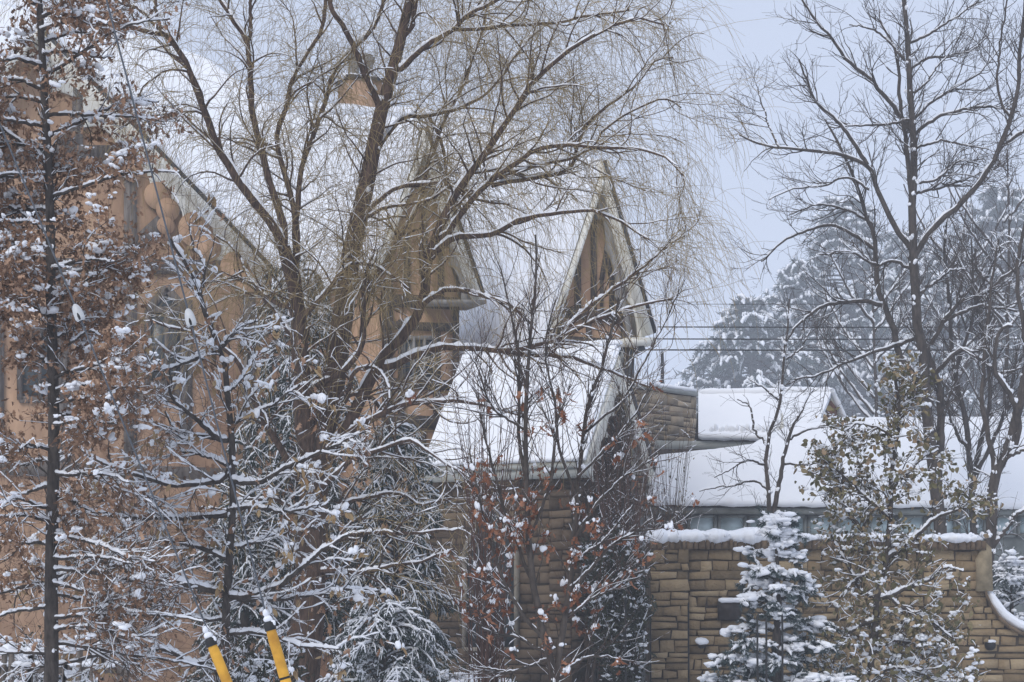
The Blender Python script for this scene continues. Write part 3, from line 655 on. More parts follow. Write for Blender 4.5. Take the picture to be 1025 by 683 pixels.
# ------------------------------------------------------------------ trees
def make_tree(name, label, cat, Y, limbs, seed, bark, twig, lv, base_px, snow=1.0, spread=.25, n=24, group=None, leaf=None, extra=None, tk=10, sbase=.004):
    """limbs traced, then levels lv of procedural branching: dicts for kids(); 'tw' = goes to the twigs, 'sn' = carries snow"""
    rng = np.random.default_rng(seed)
    Pn, Rn = trace(limbs, Y, rng, n, spread)
    root = empty(name, P(base_px, 614, Y) * [1, 1, 0], label, cat, group)
    tr = MB(); tubes(tr, Pn, Rn, tk); 
    bn, tw, sn = MB(), MB(), MB()
    snow_on(sn, rng, Pn, Rn, 1.05 * snow, 8, base=sbase * 1.3, gap=.12, drop=.18)
    # snow stuck in patches on the trunk
    q = rng.integers(2, n - 1, 60); th = rng.uniform(0, 6.28, 60); rr0 = Rn[0, q]; c0 = Pn[0, q] + np.stack([np.cos(th), np.sin(th), th * 0], 1) * rr0[:, None] * .95; c0[:, 2] += rng.normal(0, .08, 60)
    z0_ = rng.uniform(.006, .02, 60) * Y / 16; blobs(sn, rng, c0, z0_, z0_ * 1.3, .3)
    prev = (Pn, Rn); allv = [prev]
    for L in lv:
        L = dict(L); src = L.pop('src', None); tw_ = L.pop('tw', 0); s_ = L.pop('sn', 1); k = L.pop('k', 4); M_ = L.pop('M'); gp = L.pop('gap', .15)
        par = allv[src] if src is not None else prev; zm = L.pop('zmin', None)
        if zm: L['wt'] = (par[0][:, :, 2].mean(1) > zm) * 1.0 + .04
        prev = kids(rng, *par, M_, **L); allv.append(prev)
        tubes(tw if tw_ else bn, *prev, k)
        if s_: snow_on(sn, rng, *prev, s_ * snow, 5, base=sbase * (.6 if tw_ else 1), gap=gp)
    t = tr.build('trunk', bark, root, True); b = bn.build('branches', bark, root, True)
    if tw.n: tw.build('twigs', twig, root)
    if leaf: leaf(root, rng, allv, sn)
    if snow > 0: sn.build('snow', M['snow'], root, True)
    return root, allv

# --- willow
WL = [
 ([(301, 790), (302, 683), (308, 620), (312, 560), (315, 500), (320, 450), (330, 410), (337, 370), (345, 310), (355, 240), (366, 190), (374, 150), (383, 105), (395, 65), (405, 20), (416, -25)], 40, 8, .0),
 ([(316, 480), (306, 430), (302, 380), (299, 338), (297, 307), (292, 277), (284, 247)], 22, 13, -.4),
 ([(284, 247), (270, 220), (260, 209), (236, 175), (215, 135), (202, 101), (189, 67), (172, 40), (162, 34), (128, 25), (98, 13), (74, 0), (50, -20)], 10, 2.5, -.8),
 ([(172, 40), (165, 30), (158, 13), (157, -20)], 4, 3), ([(162, 34), (145, 13), (118, 0), (100, -20)], 4, 2.5),
 ([(284, 250), (284, 230), (277, 202), (267, 168), (253, 118), (250, 74), (248, 44), (236, 24), (221, 0), (212, -20)], 8, 4, .6),
 ([(248, 44), (249, 20), (249, 0), (252, -20)], 4, 3), ([(296, 290), (295, 235), (294, 202), (284, 168), (277, 135), (287, 111), (294, 77), (311, 50), (324, 27), (326, 0), (330, -20)], 6.5, 3.5, .9),
 ([(297, 260), (297, 209), (300, 175), (311, 141), (324, 108), (334, 74), (354, 50), (375, 27), (385, 0), (392, -20)], 6, 3.5, 1.1),
 ([(381, 107), (368, 81), (358, 54), (348, 34), (334, 13), (325, -10)], 7, 4.5, -.5),
 ([(395, 68), (405, 67), (422, 50), (452, 30), (472, 13), (500, 0), (530, -12)], 6, 2.5, -.6),
 ([(452, 30), (486, 28), (520, 24), (560, 21), (590, 14), (630, 10)], 4, 2, -.3),
 ([(398, 45), (412, 30), (418, 10), (422, -20)], 5, 3),
 ([(322, 470), (340, 440), (351, 422), (364, 395), (384, 361), (408, 331), (421, 307), (428, 284), (430, 254), (438, 233), (452, 202), (469, 178), (486, 155), (505, 125), (517, 108), (534, 84), (554, 64), (581, 44), (601, 32), (635, 18), (665, 25)], 13.5, 2, -1.2),
 ([(438, 240), (452, 230), (472, 202), (492, 182), (520, 162), (544, 148), (577, 145), (601, 148), (640, 149), (664, 157), (684, 176)], 6.5, 1.8, -.9),
 ([(492, 186), (510, 182), (540, 178), (570, 170), (577, 158), (581, 138), (594, 118), (634, 87), (655, 62), (674, 58)], 5, 1.8, .5),
 ([(500, 178), (530, 168), (560, 162), (590, 150), (606, 128), (636, 108), (665, 98), (682, 108)], 4, 1.5, .2),
 ([(428, 262), (440, 250), (459, 237), (492, 235), (520, 220), (550, 214), (591, 212), (625, 224), (650, 240)], 7, 1.8, -.8),
 ([(410, 328), (418, 314), (430, 300), (452, 292), (479, 296), (510, 306), (525, 318), (545, 340)], 6, 2, -.7),
 ([(384, 368), (395, 365), (418, 355), (452, 348), (510, 350), (544, 344), (567, 336), (601, 318), (640, 305), (672, 300)], 8, 2, -1.0),
 ([(562, 337), (584, 311), (611, 291), (645, 267), (670, 245), (686, 236)], 4.5, 1.5, -.3),
 ([(500, 351), (534, 355), (567, 356), (601, 368), (651, 388)], 5, 2, .3),
 ([(325, 455), (351, 432), (378, 418), (401, 407), (432, 403), (465, 402), (500, 410), (530, 420)], 8, 2, -1.2),
 ([(350, 300), (362, 285), (380, 270), (400, 240), (420, 200), (430, 160), (445, 120), (462, 90), (480, 40), (490, 0)], 6, 2, .8),
 ([(372, 160), (400, 120), (430, 117), (470, 105), (500, 80), (520, 50), (545, 25)], 5, 2, .9),
 ([(430, 118), (445, 150), (450, 180), (462, 210)], 4, 2, .3),
 ([(357, 230), (375, 205), (395, 190), (420, 185), (450, 186), (480, 200), (510, 205)], 5, 2, -.6),
 ([(360, 222), (385, 208), (410, 205), (440, 195), (470, 170)], 4, 1.6, -.4),
 ([(298, 330), (310, 310), (330, 290), (345, 270), (362, 262), (390, 275), (410, 290)], 6, 2, -.7),
 ([(300, 400), (320, 385), (345, 370), (362, 345), (365, 300), (367, 270), (375, 250)], 7, 2.5, -.9),
 ([(330, 420), (345, 400), (352, 375), (372, 368), (385, 380), (390, 400)], 6, 2, -.8),
 ([(300, 480), (280, 450), (262, 420), (250, 395), (240, 370), (222, 350), (190, 335), (150, 320)], 8, 2, -1.0),
 ([(295, 340), (280, 318), (262, 300), (248, 285), (225, 280), (190, 285)], 6, 2, .8),
 ([(296, 310), (270, 300), (250, 280), (235, 250), (215, 235)], 5, 2, .6),
 ([(310, 560), (335, 542), (369, 532), (403, 533), (441, 532), (465, 528)], 6, 2, -1.1),
 ([(308, 575), (330, 571), (359, 573), (386, 568), (421, 562), (455, 549)], 6, 2, -.9),
 ([(304, 640), (325, 650), (345, 655), (363, 665), (383, 683), (395, 700)], 5, 2, -.9),
 ([(312, 500), (330, 480), (350, 462), (380, 450), (410, 440), (430, 452), (455, 470), (475, 480)], 6, 2, -1.),
 ([(316, 540), (340, 510), (365, 500), (400, 495), (420, 505), (450, 500)], 5, 2, .4),
 ([(310, 520), (285, 505), (262, 500), (235, 512), (200, 508)], 5, 2, -.8),
 ([(306, 600), (285, 590), (255, 592), (235, 600)], 5, 2, -.5),
 ([(330, 410), (355, 395), (375, 400), (390, 425), (410, 470)], 5, 2, .5),
]
rw = np.random.default_rng(5)
make_tree('willow_tree', 'big leafless willow with a thick leaning brown trunk and hanging yellowish twigs', 'tree', 20, WL, 11, M['bark_willow'], M['twig_yellow'],
  [dict(M=620, ln=(.5, 1.5), ang=(25, 60), rr=.55, rmax=.014, rtip=.003, n=12, wander=.13, grav=(0, 0, .1), sn=.9, gap=.3, k=5),
   dict(M=2600, ln=(.35, .95), ang=(25, 60), rr=.6, rmax=.0055, rtip=.0019, n=9, wander=.14, grav=(0, 0, -.1), sn=.55, gap=.42, k=3, tw=1, tr=(.1, 1)),
   dict(M=4800, ln=(.5, 1.3), ang=(20, 60), rr=.7, rmax=.0028, rtip=.0013, zmin=4.7, n=10, wander=.07, grav=(.05, 0, -1.9), sn=0, k=3, tw=1, tr=(.1, 1), taper=.2),
   dict(M=2600, src=1, zmin=4.7, ln=(.4, 1.2), ang=(20, 70), rr=.7, rmax=.0026, rtip=.0011, n=9, wander=.09, grav=(.05, 0, -1.0), sn=0, k=3, tw=1, tr=(.3, 1), taper=.2)],
  301, snow=1.0, tk=12)
# --- brown-leaved oak at the left
OK = [([(50, 850), (50, 683), (52, 560), (54, 480), (53, 400), (50, 300), (48, 200), (45, 120), (43, 60), (40, 0), (38, -40)], 17, 6, .0)]
ro = np.random.default_rng(21)
for y in np.linspace(655, -30, 58):
    s = ro.choice([-1, 1]); L = (95 + 40 * math.sin(y / 90)) * ro.uniform(.6, 1.15) * (1.25 if y > 380 else .95) * (.85 if y < 60 else 1)
    if s < 0: L *= .75
    x0 = np.interp(y, [0, 120, 400, 560, 683], [40, 45, 53, 52, 50]); dr = ro.uniform(-.1, .7) if y < 400 else ro.uniform(-.45, .2)
    OK.append(([(x0, y), (x0 + s * L * .35, y - L * .35 * dr - 2), (x0 + s * L * .7, y - L * .7 * dr + ro.uniform(-5, 5)), (x0 + s * L, y - L * dr * .8 + 4)], 4.2, 1.6, ro.uniform(-.7, .7)))
def oak_leaf(root, rng, al, sm):
    lm = MB()
    Q = np.concatenate([al[2][0].reshape(-1, 3), al[3][0][:, 2:].reshape(-1, 3)])
    py = HY - (Q[:, 2] - CZ) * F / Q[:, 1]; px = CX + Q[:, 0] * F / Q[:, 1]
    den = np.interp(py, [0, 380, 470, 560, 640, 700], [1, 1, .4, .26, .16, .08]) * np.interp(px - np.interp(py, [0, 90, 200], [-45, -25, 0]), [70, 120, 155, 205], [1, .85, .35, .05])
    keep = (rng.random(len(Q)) < den * .8) & ~((abs(px - 50) < 10) & (Q[:, 1] < 13.1) & (rng.random(len(Q)) < .8)); Q = Q[keep]
    cl = Q[rng.choice(len(Q), 3000)]
    c = np.repeat(cl, 7, axis=0) + rng.normal(0, .04, (21000, 3)); leaves(lm, rng, c, rng.uniform(.02, .055, 21000), OAK, .65, .9)
    lm.build('leaves', M['leaf_oak'], root)
    b = cl[rng.choice(len(cl), 620, replace=False)]; sz = rng.uniform(.012, .045, 620) * rng.choice([.7, 1, 1.3], 620)
    blobs(sm, rng, b + [0, 0, .035], sz, sz * .55, .35)
    b2 = np.repeat(b[:150], 3, 0) + rng.normal(0, .05, (450, 3)); s2 = rng.uniform(.012, .03, 450); blobs(sm, rng, b2 + [0, 0, .03], s2, s2 * .6, .3)
make_tree('oak_tree', 'oak holding dry brown leaves and clumps of snow, with a dark upright trunk', 'tree', 13, OK, 22, M['bark_oak'], M['twig'],
  [dict(M=420, tr=(.2, 1), ln=(.25, .65), ang=(25, 55), rr=.6, rmax=.006, rtip=.002, n=8, wander=.14, grav=(0, 0, .15), sn=.9, gap=.3, flat=.3),
   dict(M=2000, ln=(.12, .35), ang=(25, 60), rr=.7, rmax=.003, rtip=.0012, n=6, wander=.16, sn=.7, gap=.4, k=3, tw=1),
   dict(M=4200, ln=(.08, .3), ang=(25, 60), rr=.7, rmax=.002, rtip=.001, n=5, wander=.16, sn=0, k=3, tw=1)], 50, leaf=oak_leaf, spread=.3)

# --- slim tree with tan leaf tufts between oak and willow
SL = [([(222, 850), (224, 683), (226, 600), (230, 530), (231, 470), (230, 430), (226, 385), (222, 347), (212, 335), (206, 318), (200, 295), (185, 262), (170, 240)], 11, 4, 0),
 ([(222, 347), (232, 336), (243, 326), (258, 322)], 5, 2), ([(222, 350), (212, 352), (190, 362), (170, 368), (150, 368)], 5, 2),
 ([(200, 295), (205, 270), (195, 250), (190, 225)], 3, 1.5), ([(228, 440), (219, 439), (202, 425), (178, 403), (168, 380)], 6, 2.5, -.3),
 ([(228, 442), (205, 438), (185, 440), (172, 425), (165, 412)], 4, 1.8), ([(230, 470), (218, 482), (170, 486), (130, 474), (95, 460), (70, 440)], 6, 2, -.4),
 ([(230, 480), (260, 482), (283, 470), (316, 455), (345, 440), (370, 430)], 6, 2, -.5), ([(229, 515), (188, 517), (143, 517), (120, 515), (78, 513), (60, 520)], 6, 2, .3),
 ([(228, 510), (256, 508), (290, 512), (320, 505)], 5, 2, -.4), ([(227, 594), (184, 585), (137, 576), (110, 565), (92, 563), (60, 578), (20, 590), (-20, 598)], 7, 3, -.6),
 ([(227, 597), (250, 595), (277, 586), (301, 568), (325, 548), (350, 535)], 7, 2.5, -.5), ([(226, 600), (262, 600), (300, 596), (345, 590), (380, 592)], 5, 2, .4),
 ([(225, 640), (208, 660), (190, 665), (165, 650), (140, 655), (110, 652), (60, 665), (10, 668)], 5, 3, -.6), ([(225, 635), (250, 632), (275, 636), (300, 645), (340, 650)], 5, 2, -.4),
 ([(229, 560), (200, 548), (165, 540), (130, 542), (100, 560)], 5, 2, .3), ([(229, 550), (262, 540), (290, 528), (318, 530)], 4, 1.8, .3), ([(230, 425), (255, 412), (275, 405), (300, 385)], 4, 1.8, -.3),
 ([(226, 395), (242, 380), (255, 360), (270, 350)], 4, 1.6, .3), ([(229, 465), (212, 458), (190, 452), (172, 455)], 4, 1.6, .2), ([(227, 620), (200, 620), (170, 606), (150, 600), (110, 612)], 4, 1.6, .4),
 ([(130, 474), (150, 500), (175, 520), (190, 545)], 3, 1.5), ([(137, 576), (115, 590), (95, 600), (60, 602)], 3, 1.5)]
def slim_leaf(root, rng, al, sm):
    lm = MB(); Q = np.concatenate([al[1][0][:, 3:].reshape(-1, 3), al[2][0][:, 2:].reshape(-1, 3)])
    cl = Q[rng.choice(len(Q), 190, replace=False)]
    c = np.repeat(cl, 5, axis=0) + rng.normal(0, .025, (950, 3)); leaves(lm, rng, c, rng.uniform(.04, .08, 950), OVAL, .85, .6); lm.build('leaves', M['leaf_tan'], root)
    cd = Q[rng.choice(len(Q), 220)]; lm = MB(); c = np.repeat(cd, 3, axis=0) + rng.normal(0, .04, (660, 3)); leaves(lm, rng, c, rng.uniform(.04, .07, 660), OAK, .9, .7); lm.build('brown_leaves', M['leaf_oak'], root)
    b = cl[:150]; sz = rng.uniform(.015, .04, 150); blobs(sm, rng, b + [0, 0, .015], sz, sz * 1.0, .3)
make_tree('slim_tree', 'slim dark tree with level snowy boughs and few tan leaves between oak and willow', 'tree', 14.5, SL, 33, M['bark_oak'], M['twig'],
  [dict(M=330, tr=(.1, 1), ln=(.25, .7), ang=(25, 60), rr=.6, rmax=.007, rtip=.0022, n=10, wander=.14, grav=(0, 0, .1), sn=1.1, gap=.15, flat=.3),
   dict(M=1300, ln=(.15, .45), ang=(25, 60), rr=.7, rmax=.0035, rtip=.0014, n=7, wander=.16, sn=.9, gap=.3, k=3, tw=1),
   dict(M=3200, ln=(.12, .42), ang=(25, 60), rr=.7, rmax=.002, rtip=.001, n=6, wander=.16, sn=.0, k=3, tw=1)], 224, leaf=slim_leaf, snow=1.15, sbase=.005)

# --- young russet-leaved tree and its neighbour stems
RL = [([(552, 850), (556, 683), (566, 620), (573, 560), (577, 500), (581, 440), (590, 395), (600, 370), (612, 330), (620, 300)], 9, 2.2, 0),
 ([(556, 683), (545, 640), (535, 590), (530, 540), (527, 480), (525, 420), (529, 350), (535, 290), (536, 235)], 8, 1.8, -.3),
 ([(527, 480), (520, 440), (521, 380), (517, 330), (508, 290), (498, 262)], 4, 1.3), ([(577, 500), (560, 450), (553, 400), (545, 350), (556, 300)], 3.5, 1.2),
 ([(575, 540), (595, 510), (615, 488), (636, 470), (660, 455)], 4, 1.4), ([(570, 590), (595, 565), (615, 545), (640, 530), (655, 518)], 4.5, 1.5, -.3), ([(574, 560), (600, 545), (620, 520), (634, 505)], 3.5, 1.4),
 ([(566, 620), (590, 600), (615, 590), (630, 575)], 3.5, 1.4), ([(545, 640), (520, 610), (500, 570), (488, 530), (478, 490), (470, 450)], 4.5, 1.4, -.2), ([(535, 590), (515, 540), (500, 500), (485, 440), (478, 390)], 4, 1.3),
 ([(548, 655), (520, 640), (495, 635), (470, 620), (455, 600)], 4, 1.4), ([(530, 540), (545, 500), (552, 470), (560, 420), (571, 385)], 3.5, 1.2), ([(583, 435), (600, 420), (625, 400), (650, 355), (672, 310), (680, 290)], 3, 1.0),
 ([(577, 480), (600, 455), (630, 425), (645, 400), (655, 380)], 3, 1.0), ([(525, 430), (510, 420), (490, 400), (480, 370), (465, 350)], 3, 1.0), ([(556, 683), (580, 660), (600, 655), (625, 660)], 4, 1.6),
 ([(548, 660), (510, 672), (480, 668)], 3.5, 1.5)]
def red_leaf(root, rng, al, sm):
    lm = MB(); Q = np.concatenate([al[0][0][1:, 4:].reshape(-1, 3), al[1][0][:, 2:].reshape(-1, 3), al[2][0].reshape(-1, 3)])
    py = HY - (Q[:, 2] - CZ) * F / Q[:, 1]; px = CX + Q[:, 0] * F / Q[:, 1]
    den = np.exp(-((px - 535) / 48) ** 2 - ((py - 575) / 75) ** 2) + .06 * (py > 380)
    Q = Q[rng.choice(len(Q), 170, p=den / den.sum())]
    c = np.repeat(Q, 4, 0) + rng.normal(0, .03, (680, 3)); leaves(lm, rng, c, rng.uniform(.03, .075, 680), np.concatenate([OAK[:-1] * [1.1, 1], OAK[-1:]]), .8, 1.2); lm.build('leaves', M['leaf_red'], root)
    b = Q[rng.choice(len(Q), 130, replace=False)]; sz = rng.uniform(.010, .03, 130); blobs(sm, rng, b + [0, 0, .01], sz * .8, sz * 1.1, .4)
make_tree('young_tree', 'young tree with thin upright stems and russet orange leaves before the stone porch', 'tree', 15.5, RL, 44, M['bark_grey'], M['twig_red'],
  [dict(M=330, ln=(.3, .9), ang=(18, 45), rr=.6, rmax=.006, rtip=.0016, n=10, wander=.09, grav=(0, 0, .35), bias=(0, 0, .25), sn=.9, gap=.3),
   dict(M=1300, ln=(.15, .5), ang=(20, 50), rr=.7, rmax=.003, rtip=.0012, n=7, wander=.1, grav=(0, 0, .3), sn=.6, gap=.5, k=3, tw=1)], 553, leaf=red_leaf, sbase=.003, snow=.5)

# --- tree with olive leaves before the garden wall
OL = [([(868, 850), (872, 683), (876, 620), (880, 590), (886, 560), (890, 520), (892, 480), (898, 440), (902, 410), (896, 380)], 10, 3, 0),
 ([(880, 600), (905, 590), (930, 580), (945, 570), (965, 572)], 5, 2, -.3), ([(886, 560), (905, 548), (920, 535), (935, 520), (950, 512), (975, 508)], 5, 2, -.3),
 ([(884, 575), (870, 555), (860, 530), (845, 500), (835, 470), (845, 440)], 5, 2, .3), ([(876, 620), (855, 628), (848, 642), (838, 652)], 5, 2, -.4), ([(880, 600), (860, 590), (848, 570), (838, 550), (832, 535)], 4, 1.6, .2),
 ([(890, 520), (870, 500), (850, 480), (830, 465)], 4, 1.6), ([(892, 490), (910, 470), (925, 455), (940, 450)], 4, 1.6), ([(898, 440), (880, 430), (862, 425), (845, 432)], 3, 1.4),
 ([(874, 650), (900, 640), (925, 650), (950, 672)], 4, 2), ([(873, 660), (850, 668), (830, 680)], 4, 2), ([(872, 683), (895, 668), (920, 672), (945, 690)], 4, 2), ([(880, 590), (900, 605), (930, 620), (955, 640)], 4, 1.6, -.2),
 ([(900, 420), (915, 400), (912, 385)], 3, 1.4), ([(885, 565), (862, 578), (848, 590), (840, 600)], 4, 1.5)]
def ol_leaf(root, rng, al, sm):
    lm = MB(); Q = np.concatenate([al[1][0][:, 2:].reshape(-1, 3), al[2][0].reshape(-1, 3)])
    Q = Q[rng.choice(len(Q), 1350)]
    c = np.repeat(Q, 3, 0) + rng.normal(0, .045, (4050, 3)); leaves(lm, rng, c, rng.uniform(.035, .075, 4050), WIDE, .6, .8); lm.build('leaves', M['leaf_olive'], root)
    n = 850; b = Q[rng.choice(len(Q), n)] + rng.normal(0, .02, (n, 3)); pyb = HY - (b[:, 2] - CZ) * F / b[:, 1]; sz = rng.uniform(.012, .045, n) * np.interp(pyb, [400, 600, 680], [.6, 1, 1.25]); blobs(sm, rng, b + [0, 0, .02], sz, sz * .55, .3)
make_tree('leafy_tree', 'small spreading tree with olive green leaves and snow before the garden wall', 'tree', 22, OL, 55, M['bark_grey'], M['twig'],
  [dict(M=260, ln=(.35, .85), ang=(25, 60), rr=.6, rmax=.008, rtip=.003, n=9, wander=.15, grav=(0, 0, .1), sn=.8, gap=.3),
   dict(M=1300, ln=(.15, .45), ang=(25, 60), rr=.7, rmax=.004, rtip=.002, n=6, wander=.17, sn=.7, gap=.42, k=3, tw=1)], 870, leaf=ol_leaf, sbase=.006, snow=1.0)

# --- big bare tree at the right
BT = [([(945, 640), (942, 560), (938, 500), (932, 450), (927, 410), (925, 360), (917, 328), (915, 287), (912, 230), (914, 168), (913, 128), (908, 67), (904, 0), (902, -25)], 15, 4, 0),
 ([(938, 500), (941, 430), (936, 380), (925, 345)], 9, 7, .4),
 ([(914, 215), (909, 168), (905, 130), (900, 90), (897, 50), (880, 20)], 6, 2, .5), ([(912, 130), (891, 101), (875, 84), (851, 64), (841, 54), (831, 37), (815, 20), (800, -5)], 5, 1.8, -.6),
 ([(913, 250), (898, 230), (878, 188), (868, 165), (841, 155), (800, 150), (765, 145), (740, 135)], 6, 1.6, -.5), ([(868, 165), (848, 135), (834, 118), (817, 101), (808, 80), (800, 60)], 4.5, 1.6, -.5),
 ([(930, 400), (912, 372), (900, 355), (895, 328), (885, 307), (878, 287), (875, 237), (867, 215), (851, 168), (838, 140), (826, 120)], 8, 2, .6),
 ([(914, 258), (925, 240), (932, 230), (952, 212), (979, 185), (999, 155), (1013, 114), (1019, 84), (1022, 40), (1026, 0)], 6.5, 3, -.8),
 ([(1000, 150), (1018, 135), (1040, 120)], 3.5, 2), ([(1012, 118), (1000, 95), (1000, 60), (1005, 20), (1010, -10)], 3, 1.5),
 ([(913, 137), (935, 120), (965, 109), (1001, 108), (1020, 112)], 4, 1.5, -.4), ([(911, 122), (935, 101), (959, 87), (980, 74), (1000, 50)], 3.5, 1.3, .5),
 ([(910, 70), (925, 58), (950, 55), (975, 48), (990, 35)], 3, 1.2), ([(906, 45), (930, 35), (955, 20), (980, 0)], 3, 1.2), ([(905, 60), (890, 40), (870, 28), (850, 25)], 3, 1.2),
 ([(887, 307), (861, 302), (834, 304), (817, 309), (794, 329), (785, 348)], 5, 2, -.5), ([(917, 338), (895, 346), (878, 351), (851, 361), (817, 375), (795, 380)], 4.5, 1.6, -.5),
 ([(932, 345), (949, 318), (965, 301), (989, 291), (1019, 267), (1040, 255)], 5, 2, -.6), ([(945, 322), (965, 312), (985, 306), (1018, 312)], 4, 2, -.3),
 ([(934, 375), (945, 363), (965, 348), (985, 360), (1000, 372), (1025, 368)], 5, 2, -.6), ([(913, 195), (940, 190), (965, 180), (985, 172)], 3.5, 1.3, .5), ([(914, 185), (935, 178), (960, 160), (980, 165)], 3, 1.2),
 ([(877, 250), (855, 235), (835, 225), (805, 232), (780, 245), (762, 262)], 4, 1.5, .4), ([(874, 225), (850, 210), (820, 205), (790, 215)], 3, 1.2, .3), ([(913, 270), (893, 262), (878, 265), (850, 252), (820, 255)], 3.5, 1.5, -.3),
 ([(911, 120), (880, 125), (850, 126), (830, 127)], 3, 1.2), ([(909, 95), (925, 85), (945, 60), (960, 55)], 2.5, 1.2), ([(914, 300), (930, 285), (948, 272), (965, 270)], 4, 1.6, .3), ([(780, 148), (772, 130), (765, 110), (757, 85)], 2.2, 1),
 ([(915, 150), (940, 142), (965, 145), (990, 150)], 2.8, 1.2), ([(870, 190), (850, 178), (825, 185), (790, 190), (770, 200)], 2.6, 1.1)]
make_tree('bare_tree', 'tall leafless tree with forked grey trunk and snow lined boughs rising behind the garden wall', 'tree', 32, BT, 66, M['bark_grey'], M['twig'],
  [dict(M=480, ln=(.5, 1.4), ang=(25, 55), rr=.55, rmax=.013, rtip=.004, n=10, wander=.12, grav=(0, 0, .35), sn=.7, gap=.35, tr=(.25, 1)),
   dict(M=2000, ln=(.25, .8), ang=(25, 55), rr=.65, rmax=.0065, rtip=.003, n=7, wander=.12, grav=(0, 0, .35), sn=0, k=3, tw=1),
   dict(M=2600, ln=(.15, .45), ang=(25, 55), rr=.7, rmax=.0042, rtip=.0024, n=5, wander=.12, grav=(0, 0, .2), sn=0, k=3, tw=1)], 945, snow=.7, sbase=.005)
# curved stem tree at the right edge
CT = [([(985, 800), (985, 683), (988, 600), (992, 560), (995, 520), (996, 484), (1006, 458), (1016, 435), (1022, 400), (1030, 360)], 15, 9, 0), ([(1016, 445), (1019, 422), (1008, 390), (996, 371), (998, 340), (1004, 328), (1014, 327)], 7, 3, -.4),
 ([(996, 480), (990, 440), (983, 400), (985, 350), (990, 300), (1000, 240)], 6, 2, .6), ([(993, 550), (1005, 530), (1016, 515), (1035, 505)], 5, 3), ([(1020, 410), (1028, 370), (1024, 320), (1020, 270), (1030, 200)], 6, 3, .4), ([(990, 590), (1004, 572), (1018, 562), (1035, 555)], 5, 3), ([(1000, 470), (1012, 455), (1030, 450)], 5, 3)]
make_tree('bare_tree', 'leafless tree with a thick curving stem at the end of the garden wall', 'tree', 29, CT, 77, M['bark_grey'], M['twig'],
  [dict(M=60, ln=(.4, 1.1), ang=(25, 55), rr=.55, rmax=.014, rtip=.004, n=10, wander=.12, grav=(0, 0, .3), sn=1, gap=.2), dict(M=260, ln=(.2, .6), ang=(25, 55), rr=.65, rmax=.006, rtip=.002, n=7, wander=.12, grav=(0, 0, .2), sn=.6, gap=.4, k=3, tw=1)], 985, snow=1.1, sbase=.007)
# dark bare tree between them
DT = [([(978, 640), (976, 560), (973, 500), (968, 430), (960, 390), (954, 350), (950, 300), (945, 250), (950, 210)], 9, 2, 0), ([(973, 500), (982, 440), (990, 400), (985, 350), (975, 300), (972, 240)], 6, 1.6), ([(970, 450), (955, 430), (945, 400), (935, 390)], 4, 1.5), ([(975, 480), (1000, 430), (1010, 400), (1018, 350)], 5, 2), ([(957, 370), (970, 330), (980, 290), (1000, 250)], 4, 1.4)]
make_tree('bare_tree', 'dark slender leafless tree between the forked tree and the curved one', 'tree', 35, DT, 88, M['bark_oak'], M['twig'],
  [dict(M=160, ln=(.5, 1.3), ang=(20, 50), rr=.55, rmax=.012, rtip=.004, n=10, wander=.12, grav=(0, 0, .4), sn=.5, gap=.3), dict(M=1100, ln=(.25, .8), ang=(20, 50), rr=.65, rmax=.006, rtip=.003, n=7, wander=.12, grav=(0, 0, .3), sn=0, k=3, tw=1)], 978, snow=1, sbase=.007)
# small bare tree above the spruce
ST = [([(772, 640), (770, 560), (768, 510), (766, 470), (767, 445), (773, 425), (780, 400), (783, 360), (787, 330), (790, 300)], 6.5, 1.5, 0), ([(772, 520), (777, 500), (783, 470), (790, 440), (797, 425), (808, 400), (815, 390)], 5.5, 1.6), ([(767, 445), (755, 430), (750, 410), (738, 400)], 3, 1.2), ([(767, 465), (745, 462), (730, 470), (715, 478)], 2.6, 1.2), ([(790, 440), (805, 432), (830, 425), (850, 428)], 2.6, 1.2), ([(768, 490), (755, 480), (735, 485), (700, 492)], 2.5, 1), ([(785, 465), (810, 465), (835, 455), (855, 440)], 2.5, 1.2), ([(780, 400), (765, 390), (750, 380)], 2.2, 1), ([(787, 360), (800, 350), (812, 330)], 2.2, 1)]
make_tree('bare_tree', 'small thin leafless tree rising just above the snowy spruce', 'tree', 28, ST, 99, M['bark_grey'], M['twig'],
  [dict(M=70, ln=(.3, .8), ang=(25, 60), rr=.55, rmax=.007, rtip=.0025, n=9, wander=.12, grav=(0, 0, .2), sn=.5, gap=.3), dict(M=260, ln=(.2, .5), ang=(25, 60), rr=.65, rmax=.004, rtip=.002, n=6, wander=.13, sn=0, k=3, tw=1)], 772, snow=.8)
